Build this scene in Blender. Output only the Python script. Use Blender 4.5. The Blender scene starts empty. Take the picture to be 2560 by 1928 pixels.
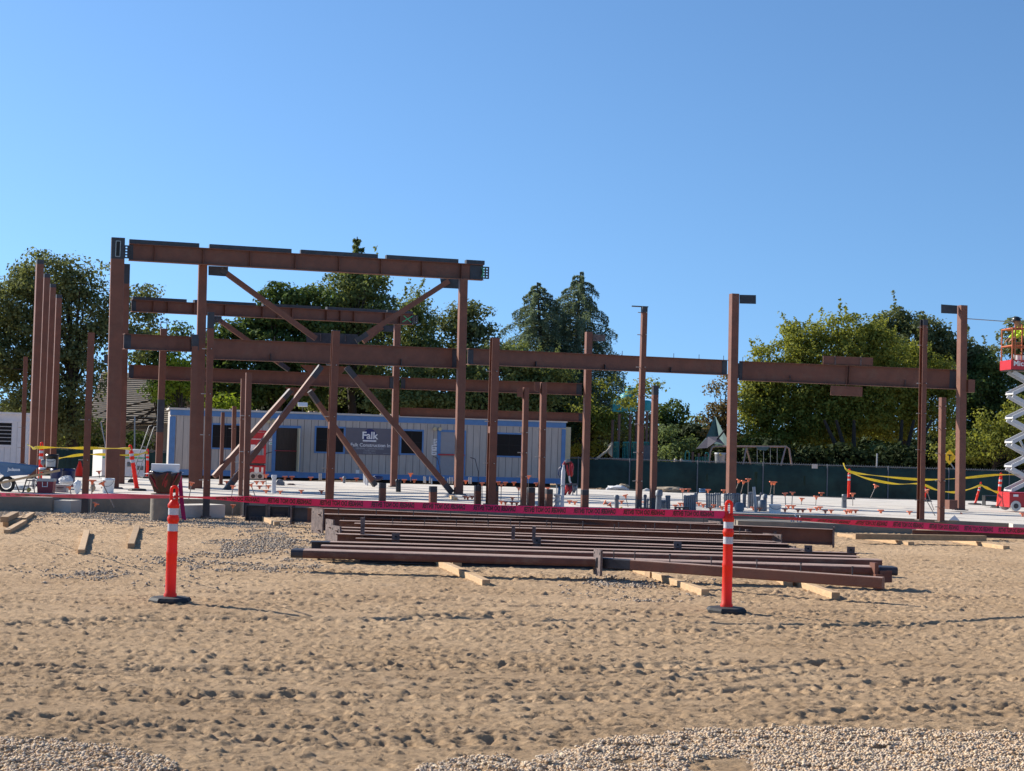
import bpy, math, random
import numpy as np
from mathutils import Vector, Matrix
R = math.radians
rnd = random.Random(7)
S = bpy.context.scene
COL = S.collection

# ------------------------------------------------------------------ camera
F = 3819.0; W0, H0 = 2560.0, 1928.0
ROLL = math.atan(0.030); PITCH = math.atan(147.0 / F); CH = 1.6
cam_d = bpy.data.cameras.new('camera'); cam = bpy.data.objects.new('camera', cam_d); COL.objects.link(cam)
cam_d.sensor_width = 36.0; cam_d.lens = 36.0 * F / W0; cam_d.clip_start = 0.1; cam_d.clip_end = 9000
cam.location = (0, 0, CH)
CM = Matrix.Rotation(math.pi / 2 + PITCH, 3, 'X') @ Matrix.Rotation(ROLL, 3, 'Z')
cam.rotation_euler = CM.to_euler()
S.camera = cam
S.render.resolution_x, S.render.resolution_y = 1024, 771

# ------------------------------------------------------------------ world, sun, exposure
SUN_EL, SUN_AZ = R(31), R(-62)          # azimuth measured from +Y towards +X
wd = bpy.data.worlds.new("World"); S.world = wd; wd.use_nodes = True
wn = wd.node_tree
sky = wn.nodes.new('ShaderNodeTexSky'); sky.sky_type = 'NISHITA'; sky.sun_disc = False
sky.sun_elevation = SUN_EL; sky.sun_rotation = SUN_AZ
sky.altitude = 50; sky.air_density = 1.0; sky.dust_density = 0.3; sky.ozone_density = 2.4
tcw = wn.nodes.new('ShaderNodeTexCoord'); mpw = wn.nodes.new('ShaderNodeMapping'); mpw.inputs['Location'].default_value = (0, 0, 0.15); mpw.inputs['Scale'].default_value = (1, 1, 0.9)
gaw = wn.nodes.new('ShaderNodeGamma'); gaw.inputs[1].default_value = 1.15
tiw = wn.nodes.new('ShaderNodeMixRGB'); tiw.blend_type = 'MULTIPLY'; tiw.inputs[0].default_value = 1.0; tiw.inputs[2].default_value = (0.74, 0.90, 0.98, 1)
wn.links.new(tcw.outputs['Generated'], mpw.inputs[0]); wn.links.new(mpw.outputs[0], sky.inputs[0]); wn.links.new(sky.outputs[0], gaw.inputs[0]); wn.links.new(gaw.outputs[0], tiw.inputs[1])
wn.links.new(tiw.outputs[0], wn.nodes['Background'].inputs[0])
wn.nodes['Background'].inputs[1].default_value = 0.088
sd = bpy.data.lights.new('sun', 'SUN'); sd.energy = 5.0; sd.angle = R(0.53); sd.color = (1.0, 0.93, 0.82)
sun = bpy.data.objects.new('sun', sd); COL.objects.link(sun)
sdir = Vector((math.sin(SUN_AZ) * math.cos(SUN_EL), math.cos(SUN_AZ) * math.cos(SUN_EL), math.sin(SUN_EL)))
sun.rotation_euler = sdir.to_track_quat('Z', 'Y').to_euler(); sun.location = (-20, 10, 30)
S.view_settings.view_transform = 'Standard'; S.view_settings.look = 'None'
S.view_settings.exposure = 0.72; S.view_settings.gamma = 1

# ------------------------------------------------------------------ pixel -> world
def ray(px, py):
    d = CM @ Vector(((px - W0 / 2) / F, (H0 / 2 - py) / F, -1.0))
    return d
def P(px, py, Y):
    d = ray(px, py); return Vector((0, 0, CH)) + d * (Y / d.y)
def onz(px, py, z=0.0):
    d = ray(px, py); t = (z - CH) / d.z; return Vector((0, 0, CH)) + d * t
def zs(x):                                # top of the concrete slab
    return 0.30 - 0.12 * min(1, max(0, (x - 2) / 10.0))
def onslab(px, py):
    z = 0.3
    for _ in range(4):
        p = onz(px, py, z); z = zs(p.x)
    return p
def hor(px): return 1111 + (px - 1280) * 0.03
TH = R(17)                                # the building is turned 17 degrees
BX = Vector((math.cos(TH), math.sin(TH), 0)); BY = Vector((-math.sin(TH), math.cos(TH), 0)); UZ = Vector((0, 0, 1))
AX = Vector((1, 0, 0)); AY = Vector((0, 1, 0))

# ------------------------------------------------------------------ materials
KA = 0.80
def mat(name, c, rough=0.7, metal=0.0, var=0.18, scale=6.0, bump=0.0, bscale=40.0, c2=None, trans=0.0, spec=0.5, stretch=None, scuff=None):
    c = [x * KA for x in c]; c2 = [x * KA for x in c2] if c2 else None
    m = bpy.data.materials.new(name); m.use_nodes = True; n = m.node_tree; b = n.nodes['Principled BSDF']
    b.inputs['Roughness'].default_value = rough; b.inputs['Metallic'].default_value = metal
    b.inputs['Specular IOR Level'].default_value = spec
    tc = n.nodes.new('ShaderNodeTexCoord'); mp = n.nodes.new('ShaderNodeMapping')
    n.links.new(tc.outputs['Object'], mp.inputs[0])
    if stretch: mp.inputs['Scale'].default_value = stretch
    no = n.nodes.new('ShaderNodeTexNoise'); no.inputs['Scale'].default_value = scale; no.inputs['Detail'].default_value = 6
    no.inputs['Roughness'].default_value = 0.65
    n.links.new(mp.outputs[0], no.inputs['Vector'])
    ra = n.nodes.new('ShaderNodeValToRGB'); ra.color_ramp.elements[0].position = 0.3; ra.color_ramp.elements[1].position = 0.72
    a = [max(0, x * (1 - var)) for x in c]; z = c2 if c2 else [min(1, x * (1 + var)) for x in c]
    ra.color_ramp.elements[0].color = (*a, 1); ra.color_ramp.elements[1].color = (*z, 1)
    n.links.new(no.outputs[0], ra.inputs[0]); n.links.new(ra.outputs[0], b.inputs['Base Color'])
    if scuff:
        sc, lo, hi, amt, col = scuff; n2 = n.nodes.new('ShaderNodeTexNoise'); n2.inputs['Scale'].default_value = sc; n2.inputs['Detail'].default_value = 9; n2.inputs['Roughness'].default_value = .72; n.links.new(mp.outputs[0], n2.inputs['Vector'])
        mr = n.nodes.new('ShaderNodeMapRange'); mr.inputs[1].default_value = lo; mr.inputs[2].default_value = hi; mr.inputs[3].default_value = 0; mr.inputs[4].default_value = amt; n.links.new(n2.outputs[0], mr.inputs[0])
        mc = n.nodes.new('ShaderNodeMixRGB'); mc.inputs[2].default_value = (*col, 1); n.links.new(mr.outputs[0], mc.inputs[0]); n.links.new(ra.outputs[0], mc.inputs[1]); n.links.new(mc.outputs[0], b.inputs['Base Color'])
    if bump:
        nb = n.nodes.new('ShaderNodeTexNoise'); nb.inputs['Scale'].default_value = bscale; nb.inputs['Detail'].default_value = 5
        n.links.new(mp.outputs[0], nb.inputs['Vector'])
        bu = n.nodes.new('ShaderNodeBump'); bu.inputs['Strength'].default_value = bump; bu.inputs['Distance'].default_value = 0.02
        n.links.new(nb.outputs[0], bu.inputs['Height']); n.links.new(bu.outputs[0], b.inputs['Normal'])
    if trans:
        t = n.nodes.new('ShaderNodeBsdfTranslucent'); ms = n.nodes.new('ShaderNodeMixShader'); ms.inputs[0].default_value = trans
        n.links.new(ra.outputs[0], t.inputs[0]); n.links.new(b.outputs[0], ms.inputs[1]); n.links.new(t.outputs[0], ms.inputs[2]); n.links.new(ms.outputs[0], n.nodes['Material Output'].inputs[0])
    return m
def leafmat(name, dark, light, trans=0.35):
    m = bpy.data.materials.new(name); m.use_nodes = True; n = m.node_tree; b = n.nodes['Principled BSDF']; out = n.nodes['Material Output']
    g = n.nodes.new('ShaderNodeNewGeometry'); ra = n.nodes.new('ShaderNodeValToRGB')
    dark = [x * .90 for x in dark]; light = [x * 1.0 for x in light]
    ra.color_ramp.elements[0].color = (*dark, 1); ra.color_ramp.elements[1].color = (*light, 1)
    tc = n.nodes.new('ShaderNodeTexCoord'); no = n.nodes.new('ShaderNodeTexNoise'); no.inputs['Scale'].default_value = 0.7; no.inputs['Detail'].default_value = 3
    n.links.new(tc.outputs['Object'], no.inputs['Vector'])
    mx = n.nodes.new('ShaderNodeMath'); mx.operation = 'MULTIPLY_ADD'; mx.inputs[1].default_value = 0.5
    n.links.new(g.outputs['Random Per Island'], mx.inputs[0])
    m2 = n.nodes.new('ShaderNodeMath'); m2.operation = 'MULTIPLY'; m2.inputs[1].default_value = 0.62
    n.links.new(no.outputs[0], m2.inputs[0]); n.links.new(m2.outputs[0], mx.inputs[2])
    n.links.new(mx.outputs[0], ra.inputs[0]); n.links.new(ra.outputs[0], b.inputs['Base Color'])
    b.inputs['Roughness'].default_value = 0.75; b.inputs['Specular IOR Level'].default_value = 0.10
    t = n.nodes.new('ShaderNodeBsdfTranslucent'); hs = n.nodes.new('ShaderNodeMixRGB'); hs.inputs[0].default_value = 0.5
    hs.inputs[2].default_value = (light[0] * 1.6, light[1] * 1.5, light[2] * 0.6, 1)
    n.links.new(ra.outputs[0], hs.inputs[1]); n.links.new(hs.outputs[0], t.inputs[0])
    ms = n.nodes.new('ShaderNodeMixShader'); ms.inputs[0].default_value = trans
    n.links.new(b.outputs[0], ms.inputs[1]); n.links.new(t.outputs[0], ms.inputs[2]); n.links.new(ms.outputs[0], out.inputs[0])
    return m
M = dict(
    primer=mat('red_oxide_primer', (.185, .062, .034), .6, var=.22, scale=3.5, bump=.15, bscale=60, scuff=(2.2, .52, .70, .45, (.17, .095, .062))),
    primer2=mat('dusty_primer', (.165, .062, .042), .75, var=.2, scale=5, bump=.2, scuff=(3, .5, .7, .6, (.24, .16, .11))),
    dust=mat('painted_sunlit_top', (.40, .27, .22), .8, var=.22, scale=7, bump=.2),  # lighter steel tone that paints sunlight onto upward faces
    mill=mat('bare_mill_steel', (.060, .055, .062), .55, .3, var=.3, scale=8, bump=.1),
    blue_mill=mat('mill_scale_steel', (.050, .050, .060), .5, .35, var=.35, scale=5, bump=.1),
    rustplate=mat('weathered_plate', (.13, .09, .09), .75, .1, var=.45, scale=14, c2=(.27, .20, .18), bump=.3),
    bolt=mat('bolt_steel', (.45, .44, .43), .4, .6),
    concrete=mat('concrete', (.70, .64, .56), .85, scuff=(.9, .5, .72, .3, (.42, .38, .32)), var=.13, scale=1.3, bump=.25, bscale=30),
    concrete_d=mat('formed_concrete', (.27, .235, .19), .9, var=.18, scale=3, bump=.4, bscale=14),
    timber=mat('fresh_timber', (.60, .40, .22), .75, var=.2, scale=9, bump=.2, stretch=(1, 1, 6)),
    timber_old_shaded=mat('old_and_shaded_timber', (.44, .29, .16), .8, var=.25, scale=9, bump=.2),  # serves old timber and also a painted shaded tone
    orange=mat('orange_plastic', (1.0, .052, .016), .42, var=.05, scale=9, bump=.04, trans=.42, scuff=(7, .56, .74, .5, (.20, .035, .02))),
    reflect=mat('reflective_band', (.62, .62, .66), .35, var=.18, scale=40),
    rubber=mat('black_rubber', (.028, .028, .030), .75, var=.3, bump=.2),
    capor=mat('stake_cap_plastic', (.88, .24, .12), .55, var=.2, scale=20),
    capye=mat('yellow_cap_plastic', (.85, .62, .15), .55),
    rebar=mat('rebar', (.30, .27, .25), .6, .4, var=.3, scale=30),
    tape=mat('magenta_tape', (.74, .04, .20), .45, var=.10, scale=4, trans=.40),
    tapetxt=mat('tape_ink', (.07, .010, .022), .5),
    ytape=mat('yellow_tape', (.90, .74, .06), .45, var=.1, trans=.4),
    ytxt=mat('tape_black_ink', (.04, .035, .02), .5),
    siding=mat('grey_siding', (.53, .50, .465), .75, var=.12, scale=2.2, stretch=(3, 3, .35), scuff=(5, .5, .75, .3, (.16, .14, .12))),
    groove=mat('siding_groove', (.16, .16, .17), .8),
    bluetrim=mat('blue_trim', (.10, .26, .56), .55, var=.12, scale=4),
    glass=mat('dark_glass', (.012, .012, .014), .35, var=.3, scale=1, spec=.12),
    screen=mat('window_insect_screen', (.035, .04, .05), .5),
    wooddoor=mat('brown_door_screen', (.045, .033, .026), .7, var=.35, scale=5, stretch=(6, 1, .5)),
    greydoor=mat('grey_door', (.34, .36, .40), .6, var=.06),
    dark=mat('dark_void', (.018, .018, .02), .9),
    white=mat('white_paint', (.95, .95, .94), .55, var=.06),
    offwhite=mat('offwhite_plastic', (.62, .62, .60), .6, var=.1),
    cream=mat('cream_panel', (.62, .58, .40), .6, var=.08),
    red=mat('red_paint', (.55, .018, .025), .4, var=.1),
    darkred=mat('dark_red_plastic', (.28, .012, .03), .4, var=.1),
    banner=mat('grey_banner', (.16, .155, .19), .6, var=.06),
    navy=mat('navy_ink', (.015, .025, .16), .5),
    inkw=mat('white_ink', (1.0, 1.0, 1.0), .5),
    inkg=mat('pale_grey_ink', (.42, .43, .46), .5),
    inkk=mat('dark_ink', (.06, .06, .07), .5),
    green=mat('green_chalk', (.05, .55, .22), .8),
    yellow=mat('yellow_paint', (1.0, .60, .01), .5),
    windscreen=mat('green_windscreen', (.022, .058, .046), .8, var=.55, scale=.9, bump=.6, bscale=2.5),
    galv=mat('galvanised', (.42, .44, .46), .45, .5, var=.1),
    armgrey=mat('lift_arm_grey', (.66, .66, .66), .45, .1, var=.08),
    teal=mat('teal_plastic', (.02, .36, .40), .5, var=.12, scale=3),
    tealgreen=mat('teal_rail', (.03, .30, .27), .5, var=.1),
    beige=mat('beige_plastic', (.60, .50, .38), .5, var=.06),
    playpost=mat('brown_play_post', (.16, .09, .075), .55, var=.1),
    sail=mat('shade_cloth', (.10, .17, .17), .8, var=.2),
    sail2=mat('dark_shade_cloth', (.055, .05, .075), .8, var=.3),
    blue=mat('blue_steel_tray', (.045, .15, .34), .45, var=.15, scale=5),
    drum=mat('dark_blue_plastic', (.014, .030, .13), .4, var=.15),
    liner=mat('bin_liner_film', (.035, .009, .013), .3, var=.5, scale=5, bump=.4, bscale=12),
    swing=mat('swing_frame_paint', (.42, .29, .24), .5),
    black=mat('black_plastic', (.022, .022, .024), .35, var=.2),
    pipegrey=mat('grey_conduit', (.17, .19, .22), .5, var=.2, scale=10),
    pipewhite=mat('white_wrapped_pipe', (.74, .74, .76), .55, var=.14, scale=6, bump=.4, bscale=18),
    denim=mat('dark_trousers', (.03, .035, .05), .9),
    hivis=mat('hi_vis_shirt', (.66, .95, .03), .7, var=.1, scale=10, bump=.3, bscale=12),
    skin=mat('skin', (.36, .18, .11), .6),
    barrier=mat('platform_orange', (.55, .13, .04), .5, var=.1),
    bark=mat('bark', (.055, .040, .030), .9, var=.35, scale=8, bump=.7, bscale=12, stretch=(1, 1, .25)),
    roof=mat('tile_roof', (.50, .41, .32), .85, var=.2, scale=5),
    stucco=mat('stucco', (.45, .40, .34), .9, var=.08),
    wovenbag=mat('woven_bag', (.70, .70, .72), .7, var=.2, scale=9, bump=.5, bscale=10),
    blueshirt=mat('blue_shirt', (.04, .12, .30), .8),
    board=mat('cardboard', (.38, .30, .21), .85),
)

# ------------------------------------------------------------------ mesh builder
class MB:
    def __init__(s): s.v = []; s.f = []; s.m = []; s.sm = []
    def add(s, vs, fs, mi=0, smooth=False):
        o = len(s.v); s.v += [tuple(v) for v in vs]
        for f in fs: s.f.append(tuple(i + o for i in f)); s.m.append(mi); s.sm.append(smooth)
        return s
    def box(s, c, sx, sy, sz, a=AX, b=AY, u=UZ, mi=0):
        c = Vector(c); vs = [c + a * (i * sx / 2) + b * (j * sy / 2) + u * (k * sz / 2) for i in (-1, 1) for j in (-1, 1) for k in (-1, 1)]
        return s.add(vs, [(0, 1, 3, 2), (4, 6, 7, 5), (0, 4, 5, 1), (2, 3, 7, 6), (0, 2, 6, 4), (1, 5, 7, 3)], mi)
    def ext(s, poly, p0, p1, u, v, mi=0, caps=True, poly1=None):
        n = len(poly); poly1 = poly1 or poly
        vs = [p0 + u * a + v * b for a, b in poly] + [p1 + u * a + v * b for a, b in poly1]
        fs = [(i, (i + 1) % n, n + (i + 1) % n, n + i) for i in range(n)]
        if caps: fs += [tuple(range(n))[::-1], tuple(range(n, 2 * n))]
        return s.add(vs, fs, mi)
    def bar(s, p0, p1, w, h, side=None, mi=0, bev=0.0):
        a = (p1 - p0).normalized(); sd = side or (a.cross(UZ) if abs(a.z) < .9 else a.cross(AY)); sd = (sd - a * sd.dot(a)).normalized(); up = sd.cross(a)
        if bev:
            q = []
            for cx, cy, st in ((w / 2 - bev, h / 2 - bev, 0), (-w / 2 + bev, h / 2 - bev, 90), (-w / 2 + bev, -h / 2 + bev, 180), (w / 2 - bev, -h / 2 + bev, 270)):
                for k in range(3): t = R(st + 45 * k); q.append((cx + bev * math.cos(t), cy + bev * math.sin(t)))
        else: q = [(w / 2, h / 2), (-w / 2, h / 2), (-w / 2, -h / 2), (w / 2, -h / 2)]
        return s.ext(q, p0, p1, sd, up, mi)
    def cyl(s, p0, p1, r0, r1=None, n=10, mi=0, caps=True, smooth=True):
        r1 = r0 if r1 is None else r1; a = (p1 - p0)
        if a.length < 1e-9: return s
        a.normalize(); u = a.cross(AX if abs(a.x) < .8 else AY).normalized(); v = a.cross(u)
        c = [(math.cos(2 * math.pi * i / n), math.sin(2 * math.pi * i / n)) for i in range(n)]
        vs = [p0 + u * (x * r0) + v * (y * r0) for x, y in c] + [p1 + u * (x * r1) + v * (y * r1) for x, y in c]
        s.add(vs, [(i, (i + 1) % n, n + (i + 1) % n, n + i) for i in range(n)], mi, smooth)
        if caps: s.add(vs, [tuple(range(n))[::-1], tuple(range(n, 2 * n))], mi)
        return s
    def tube(s, pts, r, n=7, mi=0, closed=False):
        pts = [Vector(p) for p in pts]; m = len(pts); rs = r if isinstance(r, (list, tuple)) else [r] * m; o = []; pu = None
        for i, p in enumerate(pts):
            d = (pts[(i + 1) % m] - pts[i - 1]) if closed else (pts[min(i + 1, m - 1)] - pts[max(i - 1, 0)])
            d.normalize(); u = (pu - d * pu.dot(d)) if pu else d.cross(AX if abs(d.x) < .8 else AY)
            u.normalize(); pu = u; v = d.cross(u)
            o += [p + u * (rs[i] * math.cos(2 * math.pi * k / n)) + v * (rs[i] * math.sin(2 * math.pi * k / n)) for k in range(n)]
        fs = []
        for i in range(m if closed else m - 1):
            j = (i + 1) % m
            fs += [(i * n + k, i * n + (k + 1) % n, j * n + (k + 1) % n, j * n + k) for k in range(n)]
        s.add(o, fs, mi, True)
        if not closed: s.add(o, [tuple(range(n))[::-1], tuple(range((m - 1) * n, m * n))], mi)
        return s
    def lathe(s, c, prof, n=16, axis=None, mi=0, smooth=True, sq=1.0):
        a = (axis or UZ).normalized(); u = a.cross(AY if abs(a.y) < .8 else AX).normalized(); v = a.cross(u); o = []
        for r, z in prof:
            for k in range(n):
                t = 2 * math.pi * (k + .5) / n; o.append(c + u * (r * math.cos(t)) + v * (r * math.sin(t) * sq) + a * z)
        m = len(prof)
        s.add(o, [(i * n + k, i * n + (k + 1) % n, (i + 1) * n + (k + 1) % n, (i + 1) * n + k) for i in range(m - 1) for k in range(n)], mi, smooth)
        s.add(o, [tuple(range(n))[::-1], tuple(range((m - 1) * n, m * n))], mi); return s
    def outline(s, pts, Y, d, mi=0):            # outline in the facade plane, pushed back by d metres
        a = [P(x, y, Y) for x, y in pts]; b = [p + AY * d for p in a]; n = len(a)
        return s.add(a + b, [tuple(range(n)), tuple(range(n, 2 * n))[::-1]] + [(i, n + i, n + (i + 1) % n, (i + 1) % n) for i in range(n)], mi)
    def build(s, name, mats, parent=None, origin=None):
        me = bpy.data.meshes.new(name); top = parent
        while top is not None and top.parent: top = top.parent
        off = Vector(top.location) if top is not None else Vector(origin if origin is not None else (0, 0, 0))
        me.from_pydata([(x - off.x, y - off.y, z - off.z) for x, y, z in s.v], [], s.f)
        for m in (mats if isinstance(mats, (list, tuple)) else [mats]): me.materials.append(M[m] if isinstance(m, str) else m)
        me.polygons.foreach_set('material_index', s.m); me.polygons.foreach_set('use_smooth', s.sm); me.update()
        import bmesh
        bm = bmesh.new(); bm.from_mesh(me); bmesh.ops.recalc_face_normals(bm, faces=bm.faces); bm.to_mesh(me); bm.free()
        o = bpy.data.objects.new(name, me); COL.objects.link(o)
        if parent is not None: o.parent = parent
        elif origin is not None: o.location = off
        return o
def tag(o, label=None, cat=None, group=None, kind=None):
    if label: o['label'] = label
    if cat: o['category'] = cat
    if group: o['group'] = group
    if kind: o['kind'] = kind
    return o
def thing(name, label, cat, loc=(0, 0, 0), group=None):
    o = bpy.data.objects.new(name, None); COL.objects.link(o); o.location = loc; o.empty_display_size = .2
    return tag(o, label, cat, group)
def copy_tree(o, parent=None):
    c = o.copy(); COL.objects.link(c); c.parent = parent
    for ch in list(o.children): copy_tree(ch, c)
    return c
def words(txt, size, m, parent, name, c, xd, yd, off=0.0, align='CENTER', nd=None, lift=0.004):
    cu = bpy.data.curves.new('t', 'FONT'); cu.body = txt; cu.size = size; cu.align_x = align; cu.align_y = 'CENTER'; cu.offset = off; cu.resolution_u = 3
    ob = bpy.data.objects.new('t', cu); COL.objects.link(ob); dg = bpy.context.evaluated_depsgraph_get(); me = bpy.data.meshes.new_from_object(ob.evaluated_get(dg))
    vs = [v.co.copy() for v in me.vertices]; fs = [tuple(p.vertices) for p in me.polygons]
    bpy.data.objects.remove(ob); b = MB(); nd = nd or xd.cross(yd).normalized()
    b.add([c + xd * v.x + yd * v.y + nd * lift for v in vs], fs)
    if parent is None: return b
    return b.build(name, m, parent)

# ------------------------------------------------------------------ numpy noise
def _h(ix, iy, s):
    h = (ix.astype(np.int64) * 374761393 + iy.astype(np.int64) * 668265263 + s * 1442695041) & 0x7fffffff
    h = ((h ^ (h >> 13)) * 1274126177) & 0x7fffffff
    return ((h ^ (h >> 16)) & 0xffff) / 65535.0
def vnoise(x, y, s=0):
    ix = np.floor(x); iy = np.floor(y); fx = x - ix; fy = y - iy; fx = fx * fx * (3 - 2 * fx); fy = fy * fy * (3 - 2 * fy)
    a = _h(ix, iy, s); b = _h(ix + 1, iy, s); c = _h(ix, iy + 1, s); d = _h(ix + 1, iy + 1, s)
    return (a * (1 - fx) + b * fx) * (1 - fy) + (c * (1 - fx) + d * fx) * fy
def cells(x, y, size, s, fn):
    out = np.zeros_like(x); ix = np.floor(x / size); iy = np.floor(y / size)
    for dx in (-1, 0, 1):
        for dy in (-1, 0, 1):
            cx = ix + dx; cy = iy + dy
            jx = (cx + .15 + .7 * _h(cx, cy, s)) * size; jy = (cy + .15 + .7 * _h(cx, cy, s + 1)) * size
            out += fn(x - jx, y - jy, _h(cx, cy, s + 2), _h(cx, cy, s + 3), _h(cx, cy, s + 4))
    return out
def base_z(x, y):
    t = np.clip((y - x * .3 - 35) / 16.0, 0, 1); t = t * t * (3 - 2 * t)
    return -0.80 * t

# ================================================================== GROUND
def gpt(px, py): p = onz(px, py); return (p.x, p.y)
TRK = [[(0, 1795), (460, 1826), (750, 1858), (1280, 1850)], [(1060, 1664), (1280, 1662), (1500, 1672), (1850, 1655)], [(1690, 1700), (1900, 1675), (2200, 1645)],
       [(1900, 1531), (2200, 1530), (2430, 1529)], [(1900, 1800), (2165, 1780), (2560, 1768)], [(0, 1655), (300, 1668), (700, 1672), (1000, 1658)], [(1280, 1560), (1700, 1580), (2300, 1560), (2560, 1575)],
       [(0, 1560), (400, 1545), (900, 1550), (1300, 1530)], [(900, 1735), (1500, 1745), (2560, 1690)], [(100, 1720), (500, 1745), (900, 1735)], [(500, 1480), (1200, 1500), (1800, 1545)], [(1900, 1480), (2250, 1500), (2560, 1495)]]
GRAV = [(640, 1368, 95, 24), (240, 1438, 110, 14), (170, 1440, 70, 10), (1560, 1462, 110, 12), (500, 1505, 0, 0), (350, 1296, 260, 8), (60, 1285, 110, 14), (620, 1312, 160, 12), (2480, 1345, 130, 8), (900, 1405, 70, 6)]
def gmask(x, y):                          # pebbly ground cover, as a soft mask over the dirt
    m = np.zeros_like(x)
    for px, py, rx, ry in GRAV:
        if not rx: continue
        c = onz(px, py); a = onz(px, py - ry); q = onz(px, py + ry); e = onz(px + rx, py)
        ly = max(.15, (a.y - q.y) / 2); lx = e.x - c.x
        d = ((x - c.x) / lx) ** 2 + ((y - (a.y + q.y) / 2) / ly) ** 2
        m = np.maximum(m, 1 - d)
    pxx = 1280 + F * x / np.maximum(y, 1); pyy = 1111 + (pxx - 1280) * .03 + F * CH / np.maximum(y, 1) * 1.0
    near = y < 12
    right = (pyy - np.interp(pxx, [700, 1000, 1080, 1280, 1330, 1450, 1530, 1800, 2560], [2100, 1990, 1905, 1875, 1893, 1858, 1834, 1812, 1782])) / 28
    left = (pyy - np.interp(pxx, [-400, 0, 200, 330, 460, 540, 700], [1835, 1845, 1850, 1866, 1892, 1960, 2100])) / 28
    bare = 1 - (((pxx - 1830) / 130) ** 2 + ((pyy - 1903) / 34) ** 2); bare2 = 1 - (((pxx - 1600) / 70) ** 2 + ((pyy - 1893) / 15) ** 2)
    nm = np.clip(np.maximum(right, left), -1, 1) - 1.6 * np.clip(np.maximum(bare, bare2), 0, 1)
    m = np.where(near, nm, m)
    return m + .40 * (vnoise(x * 2.1, y * 2.1, 55) - .5) + .5 * (vnoise(x * 7, y * 7, 56) - .5)
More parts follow.
